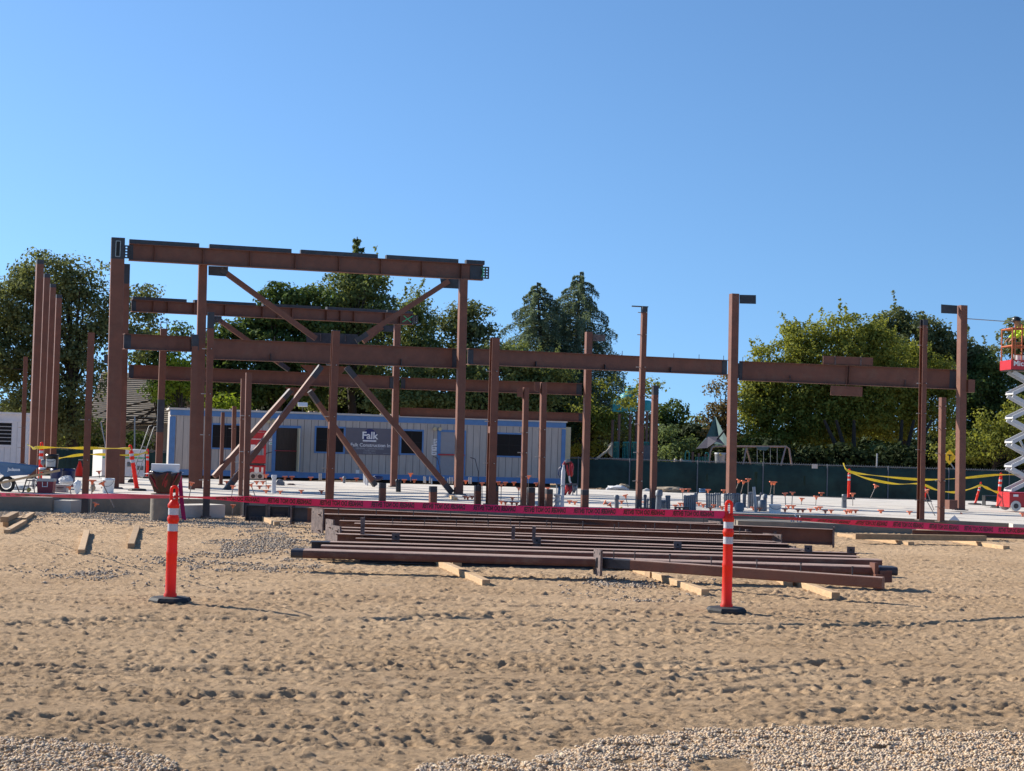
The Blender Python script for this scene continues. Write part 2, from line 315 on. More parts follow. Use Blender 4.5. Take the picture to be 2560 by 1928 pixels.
def relief(x, y):
    z = base_z(x, y)
    z = z + .04 * (vnoise(x * .35, y * .35, 1) - .5) + .014 * (vnoise(x * .8, y * 1.3, 2) - .5)
    rough = np.clip(.1 + 1.3 * vnoise(x * .40 + 7, y * .7, 3), 0, 1.2)
    def rg(fx, fy, s): return 1 - np.abs(2 * vnoise(x * fx + 3 * vnoise(x * .8, y * .8, s + 9), y * fy, s) - 1)
    z = z + rough * (.008 * (vnoise(x * 2.2, y * 5.5, 4) - .5) + .006 * (rg(2.6, 7, 5) ** 1.5 - .4) + .007 * (vnoise(x * 9, y * 19, 6) - .5) + .008 * (rg(12, 30, 62) ** 1.5 - .4)) + .006 * (vnoise(x * 24, y * 50, 61) - .5) + .0035 * (vnoise(x * 60, y * 95, 63) - .5)
    def tread(rowh, per, s, slope, dep):  # rows of lug prints pressed by wide machine tyres, all running roughly left to right
        ys = y + slope * x + .22 * vnoise(x * .35, y * 0 + s, s) + .05 * vnoise(x * 1.7, y * .8, s + 5); r = np.floor(ys / rowh); fy = ys / rowh - r
        jit = _h(r, r * 0, s + 2); ph = x / per + jit * 7 + .55 * (fy - .5) * np.where(jit > .5, 1, -1); c = np.floor(ph); fx = ph - c; k = _h(c, r, s + 3); kk = _h(c, r, s + 4)
        mask = np.clip(2.6 * vnoise(x * .28 + s, r * .61, s + 6) - .95, 0, 1) * np.clip(2.4 * vnoise(x * 1.6, r * 1.3, s + 7) - .3, 0, 1)
        wob = .85 + .3 * vnoise(x * 28, y * 34, s + 8)
        box = np.exp(-np.abs((fx - .38 - .1 * kk) / (.17 + .13 * k) * wob) ** 8) * np.exp(-np.abs((fy - .5) / .30 * wob) ** 8)
        rim = np.exp(-((fx - .80 - .1 * kk) / .13) ** 2) * np.exp(-((fy - .62) / .33) ** 4)
        return mask * (-dep * (.25 + .75 * k) * box + .45 * dep * rim)
    z = z + tread(.105, .135, 201, .035, .018) + tread(.080, .10, 221, -.05, .014) + tread(.14, .19, 241, .0, .018) + tread(.062, .075, 261, .015, .010)
    def foot(dx, dy, a, p, q):            # scattered heel pits with pushed-up rims
        t = (a - .5) * .9; u = dx * np.cos(t) + dy * np.sin(t); v = -dx * np.sin(t) + dy * np.cos(t)
        d = np.sqrt((u / (.035 + .05 * p)) ** 2 + (v / (.014 + .016 * a)) ** 2) * (.8 + .4 * vnoise(x * 34, y * 34, 64))
        return np.where(q > .80, -.020 * np.exp(-d ** 6) + .010 * np.exp(-((d - 1.3) / .25) ** 2) * (v > 0), 0)
    z = z + np.clip(rough, .25, 1) * cells(x, y, .25, 11, foot)
    def clod(dx, dy, a, p, q):
        d = np.sqrt((dx / (.018 + .03 * p)) ** 2 + (dy / (.018 + .025 * a)) ** 2)
        return np.where(q > .80, (.006 + .014 * p) * np.clip(1 - d * d, 0, 1), 0)
    z = z + cells(x, y, .095, 21, clod)
    z = z + cells(x, y, .045, 31, lambda dx, dy, a, p, q: np.where(q > .74, .007 * np.clip(1 - (dx * dx + dy * dy) / (.006 + .012 * p) ** 2, 0, 1), 0))
    for n, tr in enumerate(TRK):
        for (ax, ay), (bx, by) in zip(tr[:-1], tr[1:]):
            a = gpt(ax, ay); b = gpt(bx, by); L = math.hypot(b[0] - a[0], b[1] - a[1]); ux, uy = (b[0] - a[0]) / L, (b[1] - a[1]) / L
            s = (x - a[0]) * ux + (y - a[1]) * uy; w = -(x - a[0]) * uy + (y - a[1]) * ux
            w = w + .05 * (vnoise(s * 1.2, s * 0 + n, 9) - .5)
            inb = (s > 0) & (s < L)
            for side in (-.07, .07):
                ph = (s + side * 1.1 + .03 * vnoise(s * 3, s * 0 + n, 8)) / .155; fr = ph - np.floor(ph)
                k = _h(np.floor(ph), np.floor(ph) * 0 + n, 77)
                lug = np.exp(-((w - side) / .045) ** 4) * (np.exp(-((fr - .35) / .22) ** 6) * -.025 * (.4 + .8 * k) + np.exp(-((fr - .8) / .16) ** 2) * .014)
                z = z + np.where(inb, lug, 0)
            z = z + np.where(inb, .016 * np.exp(-((np.abs(w) - .17) / .022) ** 2) * (.3 + vnoise(s * 4, w * 0 + n, 66)) - .008 * np.exp(-(w / .13) ** 4), 0)
    return z
uu = np.concatenate([np.linspace(-7, -.46, 26)[:-1], np.linspace(-.46, .46, 900), np.linspace(.46, 7, 26)[1:]])
yy = [2.0, 3.5, 5, 6]; y = 6.6
while y < 33: yy.append(y); y *= 1.0018
while y < 60: yy.append(y); y *= 1.02
while y < 4200: yy.append(y); y *= 1.16
yy = np.array(yy)
YG, UG = np.meshgrid(yy, uu, indexing='ij'); XG = UG * YG
ZG = relief(XG, YG)
far = np.clip((34 - YG) / 2.0, 0, 1); ZG = np.where(far < 1, base_z(XG, YG) + (ZG - base_z(XG, YG)) * far, ZG)
gm = gmask(XG, YG)
ZG = np.where(gm > 0, ZG + .02 * np.clip(gm, 0, .4), ZG)
# hollows under the slab so that no dirt pokes through it
def grid_mesh(name, X, Y, Z, m):
    nr, nc = X.shape; v = np.stack([X, Y, Z], -1).reshape(-1, 3).astype(np.float32)
    i = np.arange((nr - 1) * nc).reshape(nr - 1, nc)[:, :-1].ravel(); q = np.stack([i, i + 1, i + nc + 1, i + nc], 1).astype(np.int32)
    me = bpy.data.meshes.new(name); me.vertices.add(len(v)); me.vertices.foreach_set('co', v.ravel()); me.loops.add(q.size); me.loops.foreach_set('vertex_index', q.ravel())
    me.polygons.add(len(q)); me.polygons.foreach_set('loop_start', np.arange(0, q.size, 4, dtype=np.int32)); me.polygons.foreach_set('loop_total', np.full(len(q), 4, np.int32))
    me.polygons.foreach_set('use_smooth', np.ones(len(q), bool)); me.update(); me.validate(); me.materials.append(m)
    o = bpy.data.objects.new(name, me); COL.objects.link(o); return o
dm = mat('sandy_dirt', (.40, .27, .165), .95, var=.0, spec=.15)
n = dm.node_tree; b = n.nodes['Principled BSDF']
for l in list(b.inputs['Base Color'].links): n.links.remove(l)
tc = n.nodes.new('ShaderNodeTexCoord')
def nz(sc, det=6, ro=.6):
    q = n.nodes.new('ShaderNodeTexNoise'); q.inputs['Scale'].default_value = sc; q.inputs['Detail'].default_value = det; q.inputs['Roughness'].default_value = ro
    n.links.new(tc.outputs['Object'], q.inputs['Vector']); return q
def rmp(src, a, c1, z, c2):
    r = n.nodes.new('ShaderNodeValToRGB'); r.color_ramp.elements[0].position = a; r.color_ramp.elements[1].position = z
    r.color_ramp.elements[0].color = (*c1, 1); r.color_ramp.elements[1].color = (*c2, 1); n.links.new(src.outputs[0], r.inputs[0]); return r
def mx(bt, f, a, c):
    q = n.nodes.new('ShaderNodeMixRGB'); q.blend_type = bt
    if isinstance(f, float): q.inputs[0].default_value = f
    else: n.links.new(f.outputs[0], q.inputs[0])
    n.links.new(a.outputs[0], q.inputs[1])
    if isinstance(c, tuple): q.inputs[2].default_value = c
    else: n.links.new(c.outputs[0], q.inputs[2])
    return q
big = rmp(nz(.5, 5), .3, (.47, .322, .192), .7, (.59, .42, .262)); fine = rmp(nz(38, 8, .75), .25, (.72, .72, .74), .75, (1.22, 1.2, 1.16))
mid = rmp(nz(5, 6), .3, (.86, .85, .85), .7, (1.1, 1.1, 1.1))
c = mx('MULTIPLY', 1.0, big, fine); c = mx('MULTIPLY', 1.0, c, mid)
pale = rmp(nz(1.8, 4), .60, (0, 0, 0), .68, (1, 1, 1)); pf = n.nodes.new('ShaderNodeMath'); pf.operation = 'MULTIPLY'; pf.inputs[1].default_value = .25; n.links.new(pale.outputs[0], pf.inputs[0])
c = mx('MIX', pf, c, (.52, .40, .29, 1)); n.links.new(c.outputs[0], b.inputs['Base Color'])
nb = nz(55, 8, .8); bu = n.nodes.new('ShaderNodeBump'); bu.inputs['Strength'].default_value = .9; bu.inputs['Distance'].default_value = .014
mpb = n.nodes.new('ShaderNodeMapping'); mpb.inputs['Scale'].default_value = (1, 2.4, 1); n.links.new(tc.outputs['Object'], mpb.inputs[0])
n3 = nz(9, 9, .78); n.links.remove(n3.inputs['Vector'].links[0]); n.links.new(mpb.outputs[0], n3.inputs['Vector']); bu2 = n.nodes.new('ShaderNodeBump'); bu2.inputs['Strength'].default_value = 1.0; bu2.inputs['Distance'].default_value = .034
n.links.new(n3.outputs[0], bu2.inputs['Height']); n.links.new(bu2.outputs[0], bu.inputs['Normal'])
n.links.new(nb.outputs[0], bu.inputs['Height']); n.links.new(bu.outputs[0], b.inputs['Normal'])
ground = grid_mesh('ground', XG, YG, ZG, dm); tag(ground, kind='structure')

# loose gravel: rounded stones, far too many to count
gr = np.random.RandomState(5)
def stones(name, regions, smin, smax, m, label):
    ph = (1 + 5 ** .5) / 2
    ico = np.array([(-1, ph, 0), (1, ph, 0), (-1, -ph, 0), (1, -ph, 0), (0, -1, ph), (0, 1, ph), (0, -1, -ph), (0, 1, -ph), (ph, 0, -1), (ph, 0, 1), (-ph, 0, -1), (-ph, 0, 1)]) / 1.9
    tri = np.array([(0, 11, 5), (0, 5, 1), (0, 1, 7), (0, 7, 10), (0, 10, 11), (1, 5, 9), (5, 11, 4), (11, 10, 2), (10, 7, 6), (7, 1, 8), (3, 9, 4), (3, 4, 2), (3, 2, 6), (3, 6, 8), (3, 8, 9), (4, 9, 5), (2, 4, 11), (6, 2, 10), (8, 6, 7), (9, 8, 1)])
    P0 = []
    for x0, x1, y0, y1, nn, thr in regions:
        x = gr.uniform(x0, x1, nn); y = gr.uniform(y0, y1, nn); g = gmask(x, y); k = (g > thr * gr.uniform(.0, 1.0, nn)) & (g > 0.02)
        P0.append(np.stack([x[k], y[k], np.clip(g[k], 0, .4)], 1))
    P0 = np.concatenate(P0); N = len(P0); s = gr.uniform(smin, smax, N) * (.75 + .5 * gr.rand(N))
    v = ico[None] * np.stack([s, s * gr.uniform(.55, 1, N), s * gr.uniform(.45, .8, N)], 1)[:, None, :]
    v = v * gr.uniform(.82, 1.12, (N, 12, 1)); a = gr.uniform(0, 6.28, N); t = gr.uniform(-.5, .5, N)
    x = v[..., 0] * np.cos(t)[:, None] - v[..., 2] * np.sin(t)[:, None]; z = v[..., 0] * np.sin(t)[:, None] + v[..., 2] * np.cos(t)[:, None]
    X = x * np.cos(a)[:, None] - v[..., 1] * np.sin(a)[:, None]; Y = x * np.sin(a)[:, None] + v[..., 1] * np.cos(a)[:, None]
    zz = relief(P0[:, 0], P0[:, 1]) + .02 * P0[:, 2] + s * .22
    V = np.stack([X + P0[:, 0:1], Y + P0[:, 1:2], z + zz[:, None]], -1).reshape(-1, 3).astype(np.float32)
    T = (tri[None] + (np.arange(N) * 12)[:, None, None]).reshape(-1, 3).astype(np.int32)
    me = bpy.data.meshes.new(name); me.vertices.add(len(V)); me.vertices.foreach_set('co', V.ravel()); me.loops.add(T.size); me.loops.foreach_set('vertex_index', T.ravel())
    me.polygons.add(len(T)); me.polygons.foreach_set('loop_start', np.arange(0, T.size, 3, dtype=np.int32)); me.polygons.foreach_set('loop_total', np.full(len(T), 3, np.int32))
    me.polygons.foreach_set('use_smooth', np.ones(len(T), bool)); me.update(); me.materials.append(m)
    o = bpy.data.objects.new(name, me); COL.objects.link(o); return tag(o, label, 'gravel', kind='stuff')
def stonemat(name, cols):
    m = bpy.data.materials.new(name); m.use_nodes = True; n = m.node_tree; b = n.nodes['Principled BSDF']; g = n.nodes.new('ShaderNodeNewGeometry'); r = n.nodes.new('ShaderNodeValToRGB')
    e = r.color_ramp.elements; e[0].color = (*cols[0], 1); e[1].color = (*cols[-1], 1)
    for i, cc in enumerate(cols[1:-1]): q = e.new((i + 1) / (len(cols) - 1)); q.color = (*cc, 1)
    [setattr(q, 'color', (q.color[0] * .80, q.color[1] * .82, q.color[2] * .83, 1)) for q in e]; n.links.new(g.outputs['Random Per Island'], r.inputs[0]); n.links.new(r.outputs[0], b.inputs['Base Color']); b.inputs['Roughness'].default_value = .85; b.inputs['Specular IOR Level'].default_value = .25; return m
sm1 = stonemat('pea_gravel', [(.36, .27, .20), (.72, .50, .31), (.55, .42, .31), (.82, .62, .40), (.60, .37, .21), (.74, .57, .42), (.42, .33, .26), (.88, .71, .50)])
sm2 = stonemat('grey_gravel', [(.26, .21, .17), (.46, .36, .27), (.54, .42, .31), (.37, .30, .24), (.60, .48, .36)])
stones('gravel', [(-.6, 3.6, 6.7, 9.0, 62000, .30), (-3.2, -.6, 6.7, 9.2, 30000, .5)], .0065, .0125, sm1, 'pale rounded pea gravel strewn along the near edge of the dirt')
stones('gravel', [(-4.5, -2.3, 18, 26, 16000, .3), (-5.8, -3.0, 16, 20, 6000, .9), (.6, 2.6, 16, 19, 5000, .8), (-12, -2, 26, 31, 26000, .3), (9, 13, 22.5, 27, 5000, .5)], .009, .022, sm2, 'grey crushed gravel scattered in patches by the slab and the timbers')

# ================================================================== SLAB
sl = thing('concrete_slab', 'broad pale concrete floor slab under the steel frame', 'slab', (0, 38, 0)); sl['kind'] = 'structure'
fa, fb = onz(-900, 1222, .3), None
FL = [(-16.0, 27.7), (-8.9, 29.85), (-8.9, 30.35), (-5.4, 31.4), (-5.4, 30.9), (-3.9, 31.35), (-3.9, 31.9), (4.2, 32.1), (4.2, 32.7), (8.2, 34.2), (11.2, 33.7), (16, 35.1)]
BK = [(20, 52), (16, 51), (3, 47), (-6, 46.5), (-13, 43.6), (-20, 42)]
def slab_mesh(FL, BK, dz):
    import bmesh
    pts = FL + BK; b = MB(); n = len(pts)
    b.add([(x, y, zs(x) + dz) for x, y in pts] + [(x, y, -.9) for x, y in pts], [tuple(range(n))] + [(i, (i + 1) % n, n + (i + 1) % n, n + i) for i in range(n)]); return b
# top as a strip so that the slight fall to the right stays smooth
def front(x):
    for (a, ya), (c, yc) in zip(FL[:-1], FL[1:]):
        if a <= x <= c and c > a: return ya + (yc - ya) * (x - a) / (c - a)
    return FL[-1][1]
def back(x):
    q = BK[::-1]
    for (a, ya), (c, yc) in zip(q[:-1], q[1:]):
        if a <= x <= c: return ya + (yc - ya) * (x - a) / (c - a)
    return 50
bt = MB(); xs = sorted(set([p[0] for p in FL] + [2.0, 12.0, 0, 7, 14]));
for a, c in zip(xs[:-1], xs[1:]):
    fa = front(a + 1e-6); fc = front(c - 1e-6); ba = back(a); bc = back(c)
    bt.add([(a, fa, zs(a)), (c, fc, zs(c)), (c, bc, zs(c)), (a, ba, zs(a))], [(0, 1, 2, 3)])
bt.build('slab_top', 'concrete', sl)
be = MB()
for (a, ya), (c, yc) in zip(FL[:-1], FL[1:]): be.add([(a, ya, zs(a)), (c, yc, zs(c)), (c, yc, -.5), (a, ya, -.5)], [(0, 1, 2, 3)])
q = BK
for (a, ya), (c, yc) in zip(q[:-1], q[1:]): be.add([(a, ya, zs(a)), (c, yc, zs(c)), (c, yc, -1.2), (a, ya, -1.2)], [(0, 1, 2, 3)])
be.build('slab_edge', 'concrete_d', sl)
# control joints: thin dark grooves, raised sheets a few mm above the top
bj = MB()
for k, d in enumerate((2.2, 4.6, 7.1, 9.6, 12.4)):
    xs2 = np.linspace(-15, 15, 13)
    for a, c in zip(xs2[:-1], xs2[1:]):
        ya = 34.2 + .12 * a + d - 2.2 + .0; yc = 34.2 + .12 * c + d - 2.2
        if ya < back(a) - .4 and ya > front(a) + .2: bj.add([(a, ya, zs(a) + .004), (c, yc, zs(c) + .004), (c, yc + .05, zs(c) + .004), (a, ya + .05, zs(a) + .004)], [(0, 1, 2, 3)])
bj.build('control_joint', 'concrete_d', sl)
# lower concrete ledges at the front of the slab
def block(label, x0, y0t, x1, y1t, zt, d, name='footing_ledge', m='concrete_d', zb=-.4):
    a = onz(x0, y0t, zt); c = onz(x1, y1t, zt); b = MB(); o = (c - a).cross(UZ).normalized() * -d
    v = [a, c, c + o, a + o]; b.add(v + [Vector((p.x, p.y, zb)) for p in v], [(0, 1, 2, 3), (0, 4, 5, 1), (1, 5, 6, 2), (2, 6, 7, 3), (3, 7, 4, 0)])
    return tag(b.build(name, m, origin=Vector(((a.x + c.x) / 2, (a.y + c.y) / 2, 0))), label, 'concrete ledge')
block('pale concrete footing block behind the leftmost front post, shadowed by a stake', 178, 1252, 274, 1244, .24, .6, m='concrete')
block('low concrete footing between the dark tall posts at left', 440, 1264, 563, 1262, .24, .5, m='concrete')
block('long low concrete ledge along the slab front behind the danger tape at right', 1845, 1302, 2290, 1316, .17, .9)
block('small concrete curb piece at the right edge of the slab front', 2538, 1311, 2600, 1313, .20, .5, m='concrete')
pier = MB(); pc = onz(402, 1301); pier.cyl(Vector((pc.x, pc.y, -.1)), Vector((pc.x, pc.y, .50)), .20, n=28)
tag(pier.build('concrete_pier', 'concrete_d', origin=pc), 'short round concrete pier under the lined bin', 'pier')
dirt = MB()
for k in range(60):
    t = k / 59; x = -16 + 36 * t; yb = back(x) + .4; h = .18 + .22 * vnoise(np.array([x * 1.1]), np.array([0.]), 5)[0]
    if k: dirt.add([(px_, yb_, zs(px_) - .45), (px_, yb_ + .5, zs(px_) - .14 + ph_ * .5), (px_, yb_ + 1.6, -.8), (x, yb, zs(x) - .45), (x, yb + .5, zs(x) - .14 + h * .5), (x, yb + 1.6, -.8)], [(0, 3, 4, 1), (1, 4, 5, 2)])
    px_, yb_, ph_ = x, yb, h
tag(dirt.build('dirt_bank', dm), kind='structure')

# ================================================================== STEEL COLUMNS
def section(kind, s, d=None, t=.018):
    d = d or s
    if kind == 'tube': return None
    w = s / 2; h = d / 2; return [(-w, -h), (w, -h), (w, -h + t), (t / 2, -h + t), (t / 2, h - t), (w, h - t), (w, h), (-w, h), (-w, h - t), (-t / 2, h - t), (-t / 2, -h + t), (-w, -h + t)]
def side_from(w, px, Y):
    d = TH + math.atan((px - 1280) / F); return w * Y / F / (math.cos(d) + abs(math.sin(d)))
def lerp(a, b, t): return a + (b - a) * t
def column(label, xt, yt, xb, yb, w, Y, kind='tube', top=0.0, low=0.0, studs=(), group='primer painted steel columns', plate=None, cap=False, name='steel_column', cat='column', base=True, mid=None, bx=None):
    BX = bx or globals()['BX']
    p0 = P(xb, yb, Y); p1 = P(xt, yt, Y); s = side_from(w, xb, Y)
    r = thing(name, label, cat, p0, group); a = (p1 - p0).normalized(); v = a.cross(BX).normalized()
    segs = [(0, low, 1), (low, 1 - top, 0), (1 - top, 1, 1)] if not mid else [(0, mid[0], 0), (mid[0], mid[1], 1), (mid[1], 1 - top, 0), (1 - top, 1, 1)]
    b = MB()
    for t0, t1, mi in segs:
        if t1 - t0 < 1e-4: continue
        q0, q1 = lerp(p0, p1, t0), lerp(p0, p1, t1)
        if kind == 'tube': b.bar(q0, q1, s, s, BX, mi, bev=s * .07)
        else: b.ext(section('H', s, s * 1.15, t=s * .09), q0, q1, BX, v, mi)
    b.build('shaft', ['primer', 'blue_mill'], r)
    if kind == 'H' and not top:
        c = MB(); m = lerp(p0, p1, .45); c.box(m - BX * s * .40, s * .10, s * .95, .14, BX, BY); c.build('batten', 'primer', r)
    if base: c = MB(); c.box(p0 + UZ * .012, s * 1.55, s * 1.55, .024, BX, BY); c.build('base_plate', 'rustplate', r)
    if cap: c = MB(); c.box(p1 + UZ * .008, s * 1.12, s * 1.12, .016, BX, BY); c.build('cap_plate', 'blue_mill', r)
    for t in studs:
        m = lerp(p0, p1, t); c = MB(); c.cyl(m - BX * (s * .5 + .09), m - BX * s * .49, .009, n=6); c.build('stud', 'bolt', r)
        c = MB(); q = m - BY * (s * .5) + BX * s * .12; c.cyl(q, q - BY * .07, .009, n=6); c.build('stud', 'bolt', r)
    r['s'] = s; return r, p0, p1, s
for i, (a, yt, lb, Y) in enumerate([((100, 80), 650, 'tallest and nearest of the four receding columns at far left', 40.9), ((117, 98), 685, 'second of the four receding columns at far left, counted from the tallest', 44.2), ((132, 114), 710, 'third of the four receding columns at far left, counted from the tallest', 47.0), ((147, 131), 737, 'shortest looking and farthest of the four receding columns at far left', 50.5)]):
    column(lb, a[0], yt, a[1], hor(a[1]) + 1.3 * F / Y, (17.5, 15, 14.5, 14)[i], Y, top=.02, group='row of four tall columns at far left', kind='tube', studs=(), bx=Vector((math.cos(R(29)), math.sin(R(29)), 0)))
A1, a0, a1, sA = column('massive tall steel column carrying the left end of the top beam', 295, 596, 279.5, 1221, 34.5, 35.6, top=.085)
c = MB(); m = lerp(a0, a1, .955); fr = m - BY * (sA / 2 + .004); hw, hh = .05, .18
for dx, dz, w_, h_ in ((-hw, 0, .014, 2 * hh), (hw, 0, .014, 2 * hh), (0, hh, 2 * hw + .014, .014), (0, -hh, 2 * hw + .014, .014)): c.box(fr + BX * dx + UZ * dz, w_, .012, h_ if dx else .014, BX, BY)
c.build('slot_rim', 'bolt', A1); c = MB(); c.box(fr + BY * .001, 2 * hw - .02, .006, 2 * hh - .02, BX, BY); c.build('slot', 'dark', A1)
c = MB(); c.outline([(260, 887), (271, 886), (271, 909), (260, 909)], 35.8, .03); c.build('clip_plate', 'blue_mill', A1)
column('tall column standing close behind the massive left column', 312, 661, 298, 1212, 26, 39.0, top=.09)
column('leftmost front steel post rising from the footing pit', 228.5, 832, 211, 1287, 16.5, 29.8, low=.12, studs=(.3, .52), kind='H')
column('thin dark steel post in front of the white site office', 64.5, 892, 56, 1160, 10.5, 45, studs=(.15, .34), base=True)
r, p0, p1, s = column('slender post with an open square bracket on top, behind the lined bin', 409.5, 822, 396, 1192, 17.5, 38, mid=(.30, .52), top=0)
c = MB(); c.tube([p1 - BX * s * .45, p1 - BX * s * .45 + UZ * .15, p1 + BX * s * .45 + UZ * .15, p1 + BX * s * .45], .014, 5); c.build('top_bracket', 'blue_mill', r)
column('column ending below the brace gusset with a slotted blue grey top', 487.5, 837, 479, 1229, 16, 36.4, top=.075, kind='H')
column('column propping the top beam near its left end', 507, 663, 494, 1228, 23, 37.2)
column('front post with studs rising from the pit right of the two joined columns', 527.5, 781, 515, 1293, 17, 29.6, top=.08, low=.1, studs=(.18, .4, .6, .82), kind='H')
column('thin brown post just left of the studded pair at the slab front', 608, 947, 601, 1245, 11.5, 33.4, studs=(.3, .66))
column('taller sturdy post of the studded pair at the slab front', 622, 932, 614.5, 1292, 16, 29.7, low=.1, studs=(.45, .7))
column('short thin post in front of the left trailer window', 557.5, 1031, 552, 1212, 9.5, 40.4)
column('thin post between the left trailer window and the studded pair', 586, 1016, 582, 1201, 11.5, 43.5, studs=(.3, .7))
column('slotted front column crossing the braces in front of the banner', 839.5, 828, 823, 1257, 21, 31.0, kind='H', top=0, studs=(.2, .5, .8), cap=True)
column('column carrying the right end of the top beam', 1158, 698, 1146, 1237, 24.5, 38.5)
column('slotted front column left of the right hand trailer window', 1237.5, 846, 1226, 1263, 24, 32.0, kind='H', studs=(.25, .5, .8), cap=True)
r, p0, p1, s = column('front post with a left facing bracket head, lower of the two', 1315, 969, 1308, 1266, 16.5, 32.0, studs=(.25, .45, .62))
c = MB(); c.outline([(1293, 970), (1307, 969), (1309, 998), (1302, 992), (1293, 991)], 31.9, .10); c.build('bracket_head', 'primer', r)
r, p0, p1, s = column('front post with a left facing bracket head, taller of the two', 1359, 956, 1353, 1268, 18, 32.5, studs=(.4, .62))
c = MB(); c.outline([(1337, 956), (1350, 955), (1352, 985), (1346, 979), (1337, 978)], 32.4, .10); c.build('bracket_head', 'primer', r)
E, p0, p1, s = column('column with a plate arm to the right, in front of the cedars', 1472, 830.5, 1462, 1238, 20.5, 42)
c = MB(); c.outline([(1483, 836), (1513, 837), (1513, 853), (1483, 853)], 42, .02); c.build('plate_arm', 'rustplate', E)
r, p0, p1, s = column('tallest front post with studs and a thin plate sticking out at its top', 1611, 767, 1596, 1274, 17.5, 33.0, top=.03, studs=(.14, .28, .42, .56, .70, .86, .97), low=.05)
c = MB(); c.outline([(1580, 764), (1621, 766), (1621, 768), (1580, 766)], 33.0, .12); c.build('top_plate', 'blue_mill', r)
column('shorter front post with a cap plate beside the tallest studded post', 1638, 966, 1632, 1276, 18.5, 33.2, top=.07, low=.1, cap=True, studs=(.9,))
C_, p0, p1, s = column('tall column with a plate arm to the right, behind the conduits', 1835.5, 735, 1827, 1247, 26.5, 41.8)
c = MB(); c.outline([(1849, 737), (1890, 738), (1890, 760), (1849, 759)], 41.8, .02); c.build('plate_arm', 'blue_mill', C_)
column('tall studded post just left of the rightmost big column', 2310, 799, 2301, 1301, 18, 33.6, kind='H', top=.03, studs=(.1, .35, .53, .68, .87, .96))
column('shorter studded post between the tall pair at right', 2356.5, 994, 2352, 1305, 19, 33.9, studs=(.12, .33, .55, .75, .93))
D, p0, p1, s = column('rightmost big column with a plate arm to the left', 2406, 764, 2400, 1275.6, 26, 40.5)
c = MB(); c.outline([(2353, 761), (2393, 764), (2393, 785), (2353, 783)], 40.5, .02); c.build('plate_arm', 'blue_mill', D)
c = MB(); m = P(2415, 965, 40.5); c.box(m + BX * .10 , .20, .22, .34, BX, BY); c.build('beam_stub', 'primer', D)
bx = P(2377, 1273, 40.2); c = MB(); c.box(bx + UZ * .12, .24, .24, .24, BX, BY); tag(c.build('steel_box', 'primer', origin=bx), 'small brown steel box at the foot of the rightmost big column', 'steel box')
column('middle column of the rear frame behind the main beam', 993, 812, 984, 1217, 18.5, 43.0)
for n_, (x0, x1, yt, yb, wh) in enumerate([(947, 966, 1208, 1258, 'leftmost, right of the slotted front column'), (1072, 1093.6, 1216, 1272, 'second from the left, beside the broken brace foot'), (1185, 1204, 1214.5, 1267, 'left of the slotted column by the trailer window'), (1228, 1247, 1215, 1267, 'close against the right of the slotted column'), (1317, 1338.6, 1219, 1270, 'between the two bracket headed posts'), (1362.6, 1383, 1223, 1271, 'right of the taller bracket headed post'), (1451.5, 1473, 1225, 1274, 'rightmost, in front of the plate armed column')]):
    column('stub steel column cut off at knee height, ' + wh, (x0 + x1) / 2, yt, (x0 + x1) / 2 - 1, yb, x1 - x0, 32.2, group='short stub columns along the slab front', name='stub_column', top=.25, kind='tube')

